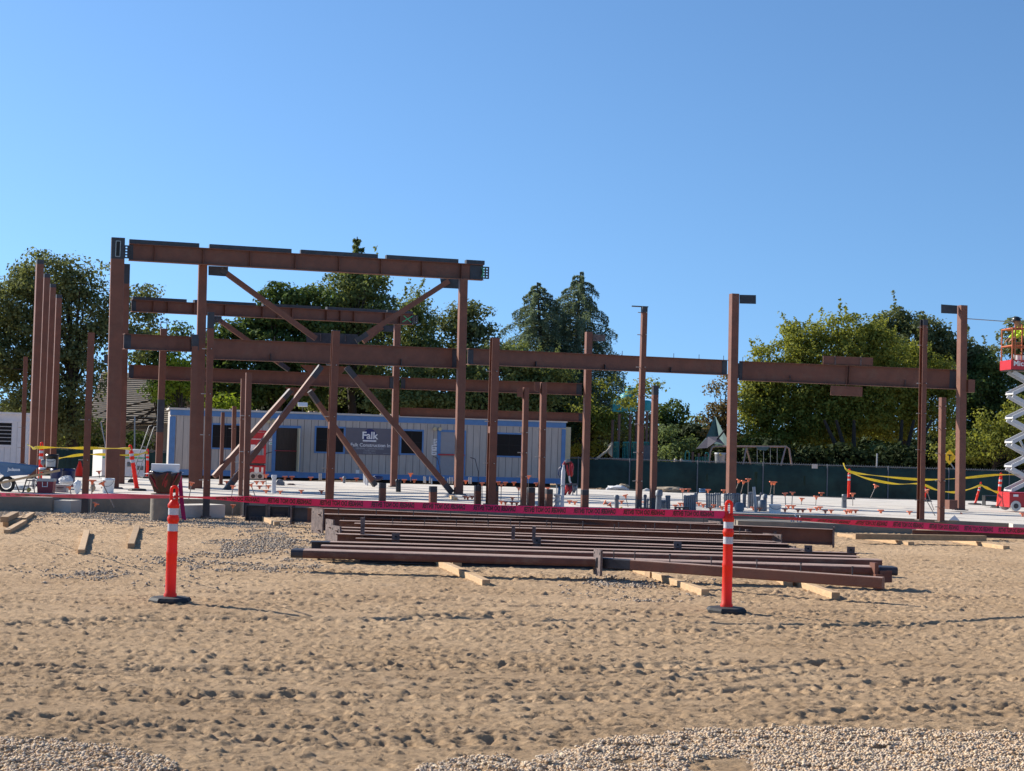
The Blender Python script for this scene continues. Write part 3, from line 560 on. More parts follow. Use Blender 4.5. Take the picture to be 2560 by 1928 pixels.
# ================================================================== STEEL BEAMS
def perf(p, u, v, w, h, nc, nr, th=.016):
    b = MB(); nrm = u.cross(v).normalized(); cw = w / (2 * nc + 1); ch = h / (2 * nr + 1)
    for j in range(2 * nr + 1):
        if j % 2 == 0: b.box(p + v * (ch * (j + .5) - h / 2), w, th, ch, u, nrm, v)
        else:
            for i in range(0, 2 * nc + 1, 2): b.box(p + u * (cw * (i + .5) - w / 2) + v * (ch * (j + .5) - h / 2), cw, th, ch, u, nrm, v)
    return b
def beam(label, xl, ytl, ybl, Yl, xr, ytr, ybr, Yr, stiff=(), sh=1.0, raised=(), rh=.1, left=0, right=0, fw=.17, short=(), studs=(), m='primer', group='steel frame beams', holes=(0, 0)):
    lt, lb = P(xl, ytl, Yl), P(xl, ybl, Yl); rt, rb = P(xr, ytr, Yr), P(xr, ybr, Yr); h = ((lt - lb).length + (rt - rb).length) / 2
    c0 = (lt + lb) / 2; c1 = (rt + rb) / 2; r = thing('steel_beam', label, 'beam', lerp(c0, c1, .5), group); a = (c1 - c0).normalized(); up = (UZ - a * a.dot(UZ)).normalized(); sd = a.cross(up)
    t = .016; b = MB(); b.ext(section('H', fw, h, t), c0, c1, sd, up); b.build('i_section', m, r)
    def at(px): k = (px - xl) / (xr - xl); k = k * Yl / (k * Yl + (1 - k) * Yr) if False else k; return lerp(c0, c1, k)
    for px in stiff: b = MB(); b.box(at(px) , .012, fw - .01, h - 2 * t, a, sd, up); b.build('stiffener', m, r)
    for px in short: b = MB(); b.box(at(px) - up * (h * .30), .012, fw - .01, h * .34, a, sd, up); b.build('short_stiffener', 'mill', r)
    for x0, x1 in raised:
        q0, q1 = at(x0), at(x1); b = MB(); b.bar(q0 + up * (h / 2 + rh / 2 + .001), q1 + up * (h / 2 + rh / 2 + .001), fw * .8, rh, sd); b.build('ledger_bar', 'blue_mill', r)
    for px in studs: b = MB(); q = at(px) + up * h / 2; b.cyl(q, q + UZ * .12, .008, n=5); b.build('shear_stud', 'mill', r)
    if left: b = MB(); b.box(c0 + a * left / 2 + sd * .016, left, .012, h - 2 * t - .01, a, sd, up); b.build('end_patch', 'blue_mill', r)
    if right: b = MB(); b.box(c1 - a * right / 2 + sd * .016, right, .012, h - 2 * t - .01, a, sd, up); b.build('end_patch', 'blue_mill', r)
    if holes[0]: perf(c0 - a * .02 + sd * .03, a, up, .20, h * .78, 2, 4).build('splice_plate', 'mill', r)
    if holes[1]: perf(c1 + a * .06 + sd * .03, a, up, .20, h * .78, 2, 4).build('splice_plate', 'mill', r)
    return r, at, a, up, sd, h
B1 = beam('highest beam, spanning from the massive left column with ledger bars on top', 322, 609.5, 651.5, 36.1, 1207, 662.5, 701.7, 39.0, stiff=(382, 496.6, 609.5, 720.7, 830.5, 937, 1043.5, 1147.5), raised=((322, 486), (510.6, 710), (733, 928), (950, 1138.6), (1160, 1209)), holes=(1, 1), left=.10, right=.35, fw=.2)
c = MB(); q = B1[1](1205) - B1[4] * 0
for s1, s2 in ((-.12, .12), (.12, -.12)): c.bar(q + B1[4] * .11 + B1[2] * s1 * .4 - B1[3] * .13, q + B1[4] * .11 + B1[2] * s2 * .4 + B1[3] * .13, .012, .006, B1[2])
c.build('chalk_mark', 'green', B1[0])
B2 = beam('second beam down, behind the braces, with a green cross near its right end', 328, 749.5, 779, 39.2, 1031, 785, 813.2, 43.4, stiff=(377, 410.5, 471, 545, 637, 674, 710.6, 799, 835, 871, 953, 994), raised=((330, 453.6), (472, 620), (638, 783.6), (800, 956.5), (960, 1029)), rh=.075, left=.12, holes=(0, 1), fw=.18)
c = MB(); q = B2[1](1013) + B2[4] * .10
for s1, s2 in ((-.16, .16), (.12, -.12)): c.bar(q + B2[2] * s1 - B2[3] * .09, q + B2[2] * s2 + B2[3] * .09, .02, .006, B2[2])
c.build('chalk_mark', 'green', B2[0])
beam('main level beam from the massive left column to the joined columns', 309, 835, 872.5, 35.9, 480, 841.5, 880.6, 36.8, left=.17, holes=(0, 1), fw=.18, studs=(440, 458, 478))
beam('deepest main level beam spanning behind the slotted front column', 534, 847, 898.6, 37.0, 1147, 872, 921.4, 38.9, right=.18, short=(671, 996), fw=.2, studs=(680,))
beam('long main level beam crossing in front of the cedar trees', 1169, 871.5, 911.5, 39.0, 1817, 900.5, 938.6, 41.6, left=.15, right=.15, short=(1330, 1500, 1667), fw=.2, holes=(0, 0), studs=(1545, 1677, 1743, 1808))
B4 = beam('rightmost main level beam in front of the big round tree', 1847, 902.6, 951.8, 41.8, 2395, 925.5, 973.5, 40.9, left=.10, right=.22, stiff=(2120, 2126), short=(1978, 2265), fw=.2, holes=(1, 0), studs=(1856, 2380))
c = MB(); q = B4[1](2122) + UZ * .39 - B4[4] * .02; c.bar(q - B4[2] * .66, q + B4[2] * .66, .16, .22, B4[4]); c.build('cross_beam_stub', 'primer', B4[0])
for dx in (-.34, .34): c = MB(); c.box(q + B4[2] * dx, .03, .20, .25, B4[2], B4[4]); c.build('stub_flange', 'rustplate', B4[0])
c = MB(); q = B4[1](2120) - UZ * .43; c.bar(q - B4[2] * .42, q + B4[2] * .42, .10, .26, B4[4]); c.build('hanging_plate', 'primer', B4[0])
beam('third level beam left of the middle rear column', 322, 913, 945.5, 38.7, 983, 940, 974, 42.6, left=.12, right=.12, fw=.22)
beam('third level beam between the middle rear column and the plate armed column', 1003, 942.5, 975, 42.9, 1454, 960.5, 986.6, 42.2, left=.12, right=.14, fw=.22)
beam('lowest thin beam just above the trailer roof', 1000, 1019, 1041, 43.2, 1456, 1033, 1055, 42.6, right=.10, fw=.15)

# ================================================================== BRACES AND GUSSETS
def brace(label, x0, y0, Y0, x1, y1, Y1, w, tips=(0, 0), g0=None, g1=None):
    p0, p1 = P(x0, y0, Y0), P(x1, y1, Y1); r = thing('brace', label, 'brace', lerp(p0, p1, .5), 'diagonal braces of the steel frame'); wm = w * (Y0 + Y1) / 2 / F; b = MB()
    for t0, t1, mi in ((0, tips[0], 1), (tips[0], 1 - tips[1], 0), (1 - tips[1], 1, 1)):
        if t1 - t0 > 1e-4: b.bar(lerp(p0, p1, t0), lerp(p0, p1, t1), wm, wm, None, mi)
    b.build('tube', ['primer', 'mill'], r)
    for g, yy_ in ((g0, Y0), (g1, Y1)):
        if g: c = MB(); c.outline(g, yy_, .02); c.build('gusset_plate', 'blue_mill', r)
    return r
brace('upper brace falling right from the column under the top beam', 553, 674, 37.2, 790, 847, 37.9, 13, (.06, 0), g0=[(521, 665), (570, 667), (570, 690), (562, 691), (521, 688)])
brace('upper brace falling left from the top of the right frame column', 1122, 703, 38.4, 890, 853, 38.0, 13, (0, .12), g0=[(1100, 697), (1146, 698), (1146, 722), (1105, 720)])
brace('lower brace falling left from the middle of the deepest beam', 803, 916, 37.9, 562, 1230, 36.9, 14, (.09, .08))
brace('lower brace falling right to the broken looking foot of the frame column', 866, 918, 38.0, 1130, 1232, 38.6, 14, (.08, .07))
brace('short rear brace seen between the second beam and the deepest beam', 540, 795, 40.3, 722, 925, 41.3, 11, (.04, .14), g0=[(533, 790), (554, 791), (554, 806), (533, 807)])
brace('short rear brace running parallel under the upper right brace', 955, 818, 42.6, 908, 855, 42.4, 11, g0=[(956, 813), (984, 814), (984, 830), (949, 829)])
brace('rear lower brace falling left across the trailer', 727, 976, 41.4, 535, 1192, 40.2, 12, (.1, 0))
brace('rear lower brace falling right across the banner', 774, 978, 41.6, 938, 1214, 42.6, 12, (.12, .05))
for lb, o, Y in (('grey gusset beam piece at the meeting point of the upper braces', [(766, 831), (894, 836), (894, 862), (766, 856)], 38.3), ('gusset plate under the deepest beam where the lower braces meet', [(750, 912), (870, 917), (850, 938), (775, 936)], 38.3), ('gusset plate of the rear frame in front of the dark trees', [(712, 968), (790, 971), (776, 990), (727, 988)], 41.8)):
    r = thing('gusset', lb, 'gusset', P(*o[0], Y), 'gussets joining the braces'); c = MB(); c.outline(o, Y, .03); c.build('plate', 'mill' if Y < 38.5 and o[0][0] == 766 else 'primer', r)
    for k in (.27, .75):
        x = o[0][0] + (o[1][0] - o[0][0]) * k; c = MB(); c.outline([(x, lerp(o[0][1], o[1][1], k) + 2), (x + 2, lerp(o[0][1], o[1][1], k) + 2), (x + 2, o[3][1] - 3), (x, o[3][1] - 3)], Y - .05, .045); c.build('rib', 'rustplate', r)
rod0 = P(2419, 797, 40.5); rod1 = P(2531, 805, 42.0); c = MB(); c.cyl(rod0, rod1, .012, n=6); tag(c.build('guy_rod', 'galv', origin=rod0), 'thin rod from the rightmost big column to the worker on the lift', 'rod')

# ================================================================== STACK OF STEEL ON THE GROUND
def stack(label, xl, yl, xr, yr, zt, w, h, kind='I', studs=(), lp=None, rp=None, fl=0.0, m='primer2', tabs=(), dark_l=0.0, dark_r=0.0, ups=(), dusty=True):  # dusty switches on the painted sunlit tops
    a, c = onz(xl, yl, zt), onz(xr, yr, zt); ax = (c - a).normalized(); sd = ax.cross(UZ).normalized()
    a, c = a - sd * w / 2, c - sd * w / 2                # yl/yr are the near top edge
    r = thing('steel_member', label, 'steel beam', (a + c) / 2 - UZ * h, 'steel members stacked on the ground'); b = MB(); dz = UZ * (h / 2)
    t = min(w, .14) * .09
    for t0, t1, mi in ((0, dark_l, 1), (dark_l, 1 - dark_r, 0), (1 - dark_r, 1, 1)):
        if t1 - t0 < 1e-4: continue
        q0, q1 = lerp(a, c, t0) - dz, lerp(a, c, t1) - dz
        if kind == 'tube': b.bar(q0, q1, w, h, sd, mi, bev=w * .1)
        elif kind == 'C': b.ext([(-w / 2, -h / 2), (w / 2, -h / 2), (w / 2, -h / 2 + t), (-w / 2 + t, -h / 2 + t), (-w / 2 + t, h / 2 - t), (w / 2, h / 2 - t), (w / 2, h / 2), (-w / 2, h / 2)], q0, q1, sd, UZ, mi)
        else: b.ext(section('H', w, h, t), q0, q1, sd, UZ, mi)
    ob_ = b.build('member_body', [m, 'blue_mill', 'dust'], r)
    for p_ in ob_.data.polygons:
        if dusty and p_.normal.z > .7 and p_.material_index == 0: p_.material_index = 2  # upward faces recoloured lighter so they look sunlit
    for k in studs: q = lerp(a, c, k); b = MB(); b.cyl(q, q + UZ * .085, .007, n=6); b.cyl(q + UZ * .085, q + UZ * .095, .013, n=6); b.build('stud', 'mill', r)
    for k in tabs: q = lerp(a, c, k) + sd * (w * .3); b = MB(); b.box(q + UZ * .015, .11, .012, .14, ax, sd); b.cyl(q + sd * .007 + UZ * .04, q + sd * .009 + UZ * .04, .014, n=8, mi=1); b.build('tab_plate', ['rustplate', 'dark'], r)
    for k, hh in ups: q = lerp(a, c, k); b = MB(); b.box(q + UZ * (hh / 2 - h * .5), .045, .10, hh + h * .4, ax, sd); b.build('upright_plate', 'rustplate', r)
    for pl, e in ((lp, a), (rp, c)):
        if pl:
            pw, ph, tilt = pl; b = MB(); u = (ax * math.cos(tilt) + sd * math.sin(tilt)).normalized(); v = sd * math.cos(tilt) - ax * math.sin(tilt)
            b.box(e - dz, .028, pw, ph, u, v, UZ)
            for i in (-1, 1):
                for j in (-1, 1):
                    q = e - dz + v * (i * pw * .36) + UZ * (j * ph * .36)
                    for sgn in (-1, 1): b.cyl(q + u * sgn * .014, q + u * sgn * .0165, .016, n=8, mi=1)
            b.build('end_plate', ['rustplate', 'dark'], r)
    return r
stack('front tube of the steel stack, the longest, with a dark left end', 727, 1374, 2245, 1419, .27, .30, .10, 'tube', dark_l=.02, dark_r=.03)
stack('front right tube of the stack with tall studs and a bolted plate facing left', 1490, 1394, 2205, 1444, .29, .11, .12, 'tube', studs=(.06, .14, .27, .42, .58, .73, .90), lp=(.34, .30, -.7), dark_l=.13, m='primer')
r = thing('steel_bracket', 'reddish T shaped bracket at the right end of the front tubes', 'bracket', onz(2184, 1478)); b = MB(); q = onz(2184, 1474)
b.box(q + UZ * .20, .05, .12, .24, BX, BY); b.build('web_plate', 'primer', r); b = MB(); b.box(q + UZ * .10 - AY * .09 + AX * .03, .10, .05, .18, BX, BY); b.build('foot_plate', 'primer', r)
b = MB(); b.box(q + UZ * .16 + AX * .12, .16, .10, .14, BX, BY); b.build('side_plate', 'primer2', r)
stack('second tube of the stack just behind the long front tube', 802, 1364, 2206, 1400, .22, .24, .16, 'tube', tabs=())
for lb_, x0_, y0_, x1_, y1_ in (('added lower layer beam darkening the gap under the front tube of the stack', 900, 1380, 2120, 1412), ('second added lower layer beam darkening the gap under the stack', 900, 1370, 2100, 1402), ('third added lower layer beam darkening the gap under the stack', 880, 1360, 2080, 1390)): stack(lb_, x0_, y0_, x1_, y1_, .15, .26, .14, 'I', m='mill', dusty=False)  # extra dark beams added to blacken the gap below the stack
stack('channel of the stack with an open dark left end, third from the front', 775, 1354, 2150, 1392, .24, .24, .17, 'C', dark_l=.035)
stack('thin angle of the stack with three bolt tabs', 888, 1346, 2147, 1383, .24, .14, .16, 'C', tabs=(.08, .36, .64, .90, .985))
stack('stack beam with an upright plate near its left end and a bolted right plate', 840, 1335, 1999, 1374, .26, .24, .22, 'I', rp=(.34, .24, -.6), ups=((.055, .30), (.385, .26), (.43, .26)))
stack('stack beam ending at right in the middle bolted plate', 838, 1326, 1972, 1361, .28, .22, .24, 'I', lp=(.34, .36, -.5), rp=(.32, .20, -.6))
stack('stack beam with a tall weathered plate at its left end, ending in the open', 822, 1318, 1940, 1355, .28, .22, .24, 'I', lp=(.34, .46, -.5), rp=(.30, .24, -.6))
stack('row of stack steel with many small studs, lower studded beam', 885, 1309, 1935, 1338, .27, .24, .23, 'I', studs=[.015 + .0755 * k for k in range(13)], rp=(.40, .26, -.6))
stack('row of stack steel with many small studs, upper studded beam', 848, 1302, 1880, 1330, .27, .22, .22, 'I', studs=[.06 + .088 * k for k in range(11)], ups=((.99, .1),))
stack('pale topped beam of the stack in front of the rear studs', 850, 1293, 1838, 1321, .28, .24, .24, 'I', lp=(.26, .26, -.5))
stack('stack beam whose big weathered plate stands at the far left of the pile', 795, 1285, 1792, 1308, .33, .24, .28, 'I', lp=(.42, .44, -.45), rp=(.34, .34, -.4), studs=[.05 + .092 * k for k in range(11)])
stack('rearmost deep beam running under the danger tape along the slab front', 728, 1268, 2084, 1324, .36, .16, .26, 'I', m='primer', studs=[.06 + .075 * k for k in range(8)], lp=(.16, .36, 0), rp=(.20, .34, 0), ups=((.855, .0), (.90, .0)), dark_l=.03)
stack('long thin rusty beam at the right edge behind the timbers', 2282, 1325, 2720, 1341, .16, .12, .10, 'I', m='primer2')
for lb, x0, x1, y0, y1 in (('dark steel connection piece with bolt holes, left of the stack', 616, 664, 1263, 1302), ('second dark connection piece nearest the rear deep beam', 676, 722, 1266, 1292)):
    q = onz((x0 + x1) / 2, y1); r = thing('connection_piece', lb, 'steel fitting', q, 'dark connection pieces left of the stack'); w = (x1 - x0) * q.y / F; h = (y1 - y0) * q.y / F
    b = MB(); b.ext(section('H', .18, h, .02), q - AX * w / 2 + UZ * h / 2, q + AX * w / 2 + UZ * h / 2, AY, UZ); b.build('i_section', 'blue_mill', r)
    for dx in (-.5, .5): b = MB(); b.box(q + AX * dx * w + UZ * h / 2, .02, .2, h * 1.05, AX, AY); b.build('side_flange', 'mill', r)
    perf(q - AY * .11 + UZ * h * .16, AX, UZ, w * .62, h * .26, 3, 1).build('bolt_strip', 'blue_mill', r)
q = onz(671, 1304); b = MB(); b.box(q + UZ * .16, .035, .06, .36); tag(b.build('steel_bar', 'rustplate', origin=q), 'upright flat bar between the two dark connection pieces', 'steel bar')
# plates lying on the slab right behind the tape
for lb, x0, x1, y, h in (('black perforated plate at the feet of the tall studded posts', 1598, 1628, 1277, .07), ('black perforated plate on the slab under two short stakes', 1686, 1722, 1278, .09), ('rightmost black perforated plate lying by the slab front', 1738, 1768, 1287, .07)):
    q = onslab((x0 + x1) / 2, y); perf(q + UZ * h / 2, AX, UZ, (x1 - x0) * q.y / F, h, 3, 1, .1).build('perforated_plate', 'black', None, q); o = COL.objects[-1]; tag(o, lb, 'steel plate')

# ------------------------------------------------------------------ timbers
def timber(label, xa, ya, xb, yb, z=0.0, w=.09, h=.09, m='timber', name='timber', cat='timber', ext=0.0):
    a, c = onz(xa, ya, z), onz(xb, yb, z); c = c + (c - a).normalized() * ext; b = MB(); b.bar(a + UZ * h / 2 - UZ * .012 * (z == 0), c + UZ * h / 2 - UZ * .012 * (z == 0), w, h, None, 0, bev=.004)
    return tag(b.build(name, m, origin=(a + c) / 2), label, cat, 'timber blocking on the ground')
timber('fresh timber sticking out under the middle of the front tube', 1215, 1467, 1095, 1412, ext=.5)
timber('short fresh timber stub above the middle front timber', 1143, 1418, 1118, 1408, w=.12)
timber('long fresh timber poking out right of the left facing bolted plate', 1763, 1491, 1643, 1448, ext=1.2)
timber('dark ended timber stub left of the second front timber', 1633, 1446, 1604, 1432, m='timber_old_shaded')
timber('fresh timber in front of the right end of the stack', 2089, 1499, 1985, 1462, ext=1.0)
timber('pale timber stub under the front right tube, beside the nearest timber', 1972, 1468, 1950, 1452)
timber('fresh timber below the end of the rear deep beam, in a short cross pile', 2278, 1366, 2100, 1343, w=.13)
timber('long dark shaded timber lying across two fresh ones at right', 2135, 1348, 2462, 1353, z=.09, w=.12, h=.10, m='timber_old_shaded')  # its shade is put into the darker timber colour
timber('rightmost fresh timber under the long shaded timber', 2516, 1376, 2350, 1349, w=.12)
timber('thin board behind the long shaded timber', 2290, 1340, 2545, 1347, z=.0, w=.14, h=.05)
timber('fresh timber with a dark end lying left of the stack, by the gravel heap', 692, 1317, 661, 1303, w=.10, h=.10)
timber('little timber block on the slab at the brace foot', 1139, 1252, 1127, 1245, z=.3, h=.07)
timber('grey old timber on top of the pile at the left edge', 10, 1306, 38, 1292, z=.09, m='timber_old_shaded', w=.12)
timber('lower timber under the grey one at the left edge', 14, 1318, 60, 1300, m='timber')
timber('fresh timber in front of the pile at the left edge', 17, 1337, 60, 1311)
timber('right hand fresh timber of the left edge pile', 57, 1306, 80, 1291, w=.10)
timber('fresh sunlit timber lying alone on the tracks at left', 203, 1389, 217, 1337, w=.085)
timber('grey weathered timber lying alone right of the sunlit one', 327, 1373, 343, 1325, m='timber_old_shaded')

# ================================================================== DELINEATOR POSTS
def delineator(label, xb, yb, Y=None, h=1.11, xt=None, yt=None, group=None, on=None):
    p = P(xb, yb, Y) if Y else onz(xb, yb)
    if on is not None: p.z = on
    r = thing('delineator_post', label, 'delineator', p, group); top = P(xt, yt, p.y) if xt else p + UZ * h
    a = (top - p); h = a.length; a.normalize(); k = h / 1.11; u = a.cross(AY).normalized() * -1
    b = MB(); b.lathe(p - UZ * .012, [(.205, 0), (.205, .035), (.185, .058), (.07, .066)], 8, UZ, smooth=False); b.build('rubber_base', 'rubber', r)
    b = MB(); b.lathe(p, [(.062 * k, .05), (.062 * k, .075), (.051 * k, .09), (.050 * k, .44 * k), (.054 * k, .455 * k), (.054 * k, .475 * k), (.049 * k, .49 * k), (.047 * k, .76 * k), (.056 * k, .775 * k), (.056 * k, .805 * k), (.047 * k, .82 * k), (.047 * k, .89 * k), (.056 * k, .905 * k), (.056 * k, .93 * k), (.032 * k, .965 * k), (.026 * k, .975 * k)], 24, a); pst = b.build('post', 'orange', r)
    for z0, z1 in ((.675, .745), (.83, .895)): b = MB(); b.lathe(p + a * z0 * k, [(.0492 * k, 0), (.0492 * k, (z1 - z0) * k)], 24, a); b.build('reflective_band', 'reflect', pst)
    c = p + a * .955 * k; pts = [c - u * .026 * k, c - u * .027 * k + a * .04 * k] + [c + a * (.115 * k) + (u * -math.cos(t) + a * math.sin(t)) * .027 * k for t in np.linspace(0, math.pi, 9)] + [c + u * .027 * k + a * .04 * k, c + u * .026 * k]
    b = MB(); b.tube(pts, .0155 * k, 9); b.build('loop_handle', 'orange', r); return p, top
D1 = delineator('front left orange delineator post on a black base, near the camera', 425, 1505, group='orange delineator posts in the foreground')
D2 = delineator('front right orange delineator post on a black base, right of the stack end plates', 1816, 1530, group='orange delineator posts in the foreground')
gd = 'orange delineator posts on the slab'
def sp(px, py): return onslab(px, py)
q = sp(101, 1216); delineator('orange post tied with yellow tape behind the wheelbarrow', 99, 1216, q.y, xt=104.5, yt=1105, group=gd)
q = sp(343, 1227); delineator('leaning orange post in front of the white generator box', 343, 1227, q.y, xt=325, yt=1112, group=gd)
q = sp(367, 1196); delineator('upright orange post right of the leaning one by the generator', 368, 1196, q.y, xt=369.5, yt=1122, group=gd)
q = sp(2120, 1248); delineator('orange post at the left end of the sagging yellow tape', 2121, 1248, q.y, xt=2123.5, yt=1172, group=gd)
q = sp(2440, 1262); delineator('tilted orange post between the rightmost column and the lift', 2437, 1262, q.y, xt=2453, yt=1205, group=gd)
q = sp(2494, 1270); delineator('orange post standing right against the scissor lift', 2494, 1270, q.y, xt=2503, yt=1182, group=gd)
q = sp(2312, 1254); delineator('short orange post half hidden behind the tall studded post at right', 2313, 1254, q.y, xt=2314, yt=1215, group=gd)
q = sp(198, 1193); r = thing('traffic_cone', 'orange traffic cone behind the leftmost front post', 'cone', q); b = MB(); b.lathe(q, [(.15, .02), (.03, .45)], 14); b.build('cone_body', 'orange', r); b = MB(); b.box(q + UZ * .012, .34, .34, .024); b.build('cone_base', 'rubber', r)

# ================================================================== TAPES
def ribbon(pts, w, tw, name='tape_band', m='tape', parent=None):
    b = MB(); n = len(pts); vs = []
    for i, p in enumerate(pts):
        d = (pts[min(i + 1, n - 1)] - pts[max(i - 1, 0)]).normalized(); nn = d.cross(UZ).normalized(); t = tw(i / (n - 1)); u = (UZ * math.cos(t) + nn * math.sin(t)); u = (u - d * u.dot(d)).normalized(); k = d.cross(u).normalized() * .0012
        vs += [p - u * w / 2 - k, p + u * w / 2 - k, p + u * w / 2 + k, p - u * w / 2 + k]
    fs = [(i * 4 + a, i * 4 + (a + 1) % 4, i * 4 + 4 + (a + 1) % 4, i * 4 + 4 + a) for i in range(n - 1) for a in range(4)]
    b.add(vs, fs, 0, False); return b.build(name, m, parent)
def span(a, c, sag, n=60, wob=0.0):
    return [lerp(a, c, t) - UZ * (4 * sag * t * (1 - t)) + UZ * wob * math.sin(t * 17) for t in np.linspace(0, 1, n)]
def lettered(label, a, c, sag, w, tw, per, size, start, skip=(0, 1), group='danger tape strung between the posts'):
    pts = span(a, c, sag, 80, .002); r = thing('danger_tape', label, 'tape', lerp(a, c, .5), group); band = ribbon(pts, w, tw, parent=r)
    L = [0.0]
    for p, q in zip(pts[:-1], pts[1:]): L.append(L[-1] + (q - p).length)
    tx = MB(); s = start
    while s < L[-1] - per * .4:
        if skip[0] <= s / L[-1] <= skip[1]:
            wb = words('DANGER DO NOT ENTER', size, None, None, '', Vector((0, 0, 0)), Vector((.56, 0, 0)), Vector((0, 1, 0)), off=.0030, nd=Vector((0, 0, 0)))
            # bend the mirrored lettering along the band
            def place(v):
                ss = s - v[0]; k = max(0, min(len(pts) - 2, int(np.searchsorted(L, ss)) - 1)); t = (ss - L[k]) / max(1e-6, L[k + 1] - L[k]); p = lerp(pts[k], pts[k + 1], t); d = (pts[k + 1] - pts[k]).normalized(); nn = d.cross(UZ).normalized(); tt = tw(ss / L[-1])
                u = (UZ * math.cos(tt) + nn * math.sin(tt)); u = (u - d * u.dot(d)).normalized(); f = d.cross(u).normalized(); return p + u * v[1] + f * .003 * (1 if f.y < 0 else -1)
            tx = MB(); tx.add([place(v) for v in wb.v], wb.f); tx.build('lettering', 'tapetxt', band)
        s += per
    return r
hA = D1[0] + UZ * 1.005; hB = D2[0] + UZ * .965
def twA(t): return 1.25 * math.exp(-((t - .0) / .13) ** 2) + .22 * math.sin(t * 9) + .12 * math.sin(t * 31)
def twB(t): return 1.30 * math.exp(-((t - .02) / .33) ** 2) + .2 * math.sin(t * 9) + .1 * math.sin(t * 27)
lettered('red danger tape stretched between the two front orange posts', hA, hB, .016, .074, twA, .497, .064, .60, (.08, .97))
rE = P(2760, 1337, 17.6); lettered('red danger tape running right from the front right post out of view', hB, rE, .012, .074, twB, .497, .064, .32, (.05, 1))
lE = P(-120, 1231, 25.5); lettered('thin twisted red danger tape running left from the front left post', lE, hA, .02, .06, lambda t: .75 + .3 * math.sin(t * 14), .62, .042, .9, (.02, .62))
b = MB(); q0 = P(450, 1190, 28.9); q1 = P(453, 1250, 28.7); q2 = P(461, 1302, 28.6); b.add([q0 - AX * .04, q0 + AX * .035, q1 + AX * .045, q1 - AX * .035, q2 + AX * .035, q2 - AX * .045], [(0, 1, 2, 3), (3, 2, 4, 5)]); b.add([Vector(v) + AY * .003 for v in b.v], [(0, 3, 2, 1), (3, 5, 4, 2)])
t_ = tag(b.build('tape_tail', 'tape', origin=q0), 'loose end of danger tape hanging down from the lined bin', 'tape')
def ytape(label, pxs, w=.075, n=14):
    P3 = [P(x, y, Y) for x, y, Y in pxs]; pts = []
    for i in range(len(P3) - 1):
        a, b_, c_, d_ = P3[max(i - 1, 0)], P3[i], P3[i + 1], P3[min(i + 2, len(P3) - 1)]
        for t in np.linspace(0, 1, n, endpoint=False): pts.append(.5 * ((2 * b_) + (c_ - a) * t + (2 * a - 5 * b_ + 4 * c_ - d_) * t * t + (3 * b_ - a - 3 * c_ + d_) * t ** 3))
    pts.append(P3[-1]); r = thing('caution_tape', label, 'tape', P3[0], 'yellow caution tape on the slab'); o = ribbon(pts, w, lambda t: .9 + .5 * math.sin(t * 23), parent=r, m='ytape'); return r
ytape('upper yellow tape stretched left from the leaning post across the massive column', [(71, 1112, 34.0), (84, 1121, 33.6), (104, 1119, 33), (220, 1120.5, 34.4), (326, 1122, 33.4)])
ytape('lower yellow tape behind the wheelbarrow and generator', [(146, 1146, 38.3), (205, 1137, 38.3), (262, 1136.5, 38.5), (330, 1138, 38.8), (369, 1131, 38.6)])
ytape('upper yellow tape crossing behind the two big right columns', [(2108, 1158 + 0, 42.0), (2122, 1178, 42), (2180, 1188, 42), (2300, 1199, 42), (2400, 1196, 42.2), (2503, 1187, 41.8), (2600, 1191, 42)])
ytape('lower sagging yellow tape left of the tall studded post', [(2123, 1180, 42.1), (2170, 1197, 42.3), (2240, 1210, 42.5), (2300, 1210, 42.6), (2342, 1225, 42.6), (2385, 1231, 42.5), (2420, 1224, 42.4), (2453, 1213, 42)])
ytape('short yellow tape from the tilted post to the lift', [(2453, 1213, 42.0), (2498, 1232, 42.2), (2570, 1241, 42.4)])

# ================================================================== REBAR STAKES WITH ORANGE CAPS
def stake(xt, yt, xb, yb, lab, kind=0, mt='capor', on='slab'):
    p = onslab(xb, yb) if on == 'slab' else onz(xb, yb); t = P(xt, yt, p.y); r = thing('capped_stake', lab, 'rebar cap', p, 'orange capped rebar stakes'); a = (t - p).normalized(); k = p.y / 38 if p.y > 30 else .85
    if (t - p).length > .14 * k: b = MB(); b.cyl(p, t, .010, n=6); b.build('stake', 'rebar', r)
    else: p = t - a * .12 * k
    b = MB(); s = .062 * k
    b.lathe(t - a * .085 * k, [(.020 * k, 0), (.026 * k, .035 * k), (.045 * k, .07 * k)], 8, a)
    u = (AX - a * a.dot(AX)).normalized(); v = a.cross(u); b.box(t - a * .008 * k, s * 2, s * 2, .024 * k, u, v, a); b.build('cap', mt, r)
def zg(L, z): return [(z[0] + x / z[2], z[1] + y / z[2]) for x, y in L]
Z4 = (500, 960, 4.164); Z5 = (1000, 960, 4.164); Z6 = (1500, 960, 4.164); Z7 = (1750, 1200, 4.164); Z8 = (2060, 960, 3.786); Z2 = (0, 960, 4.164)
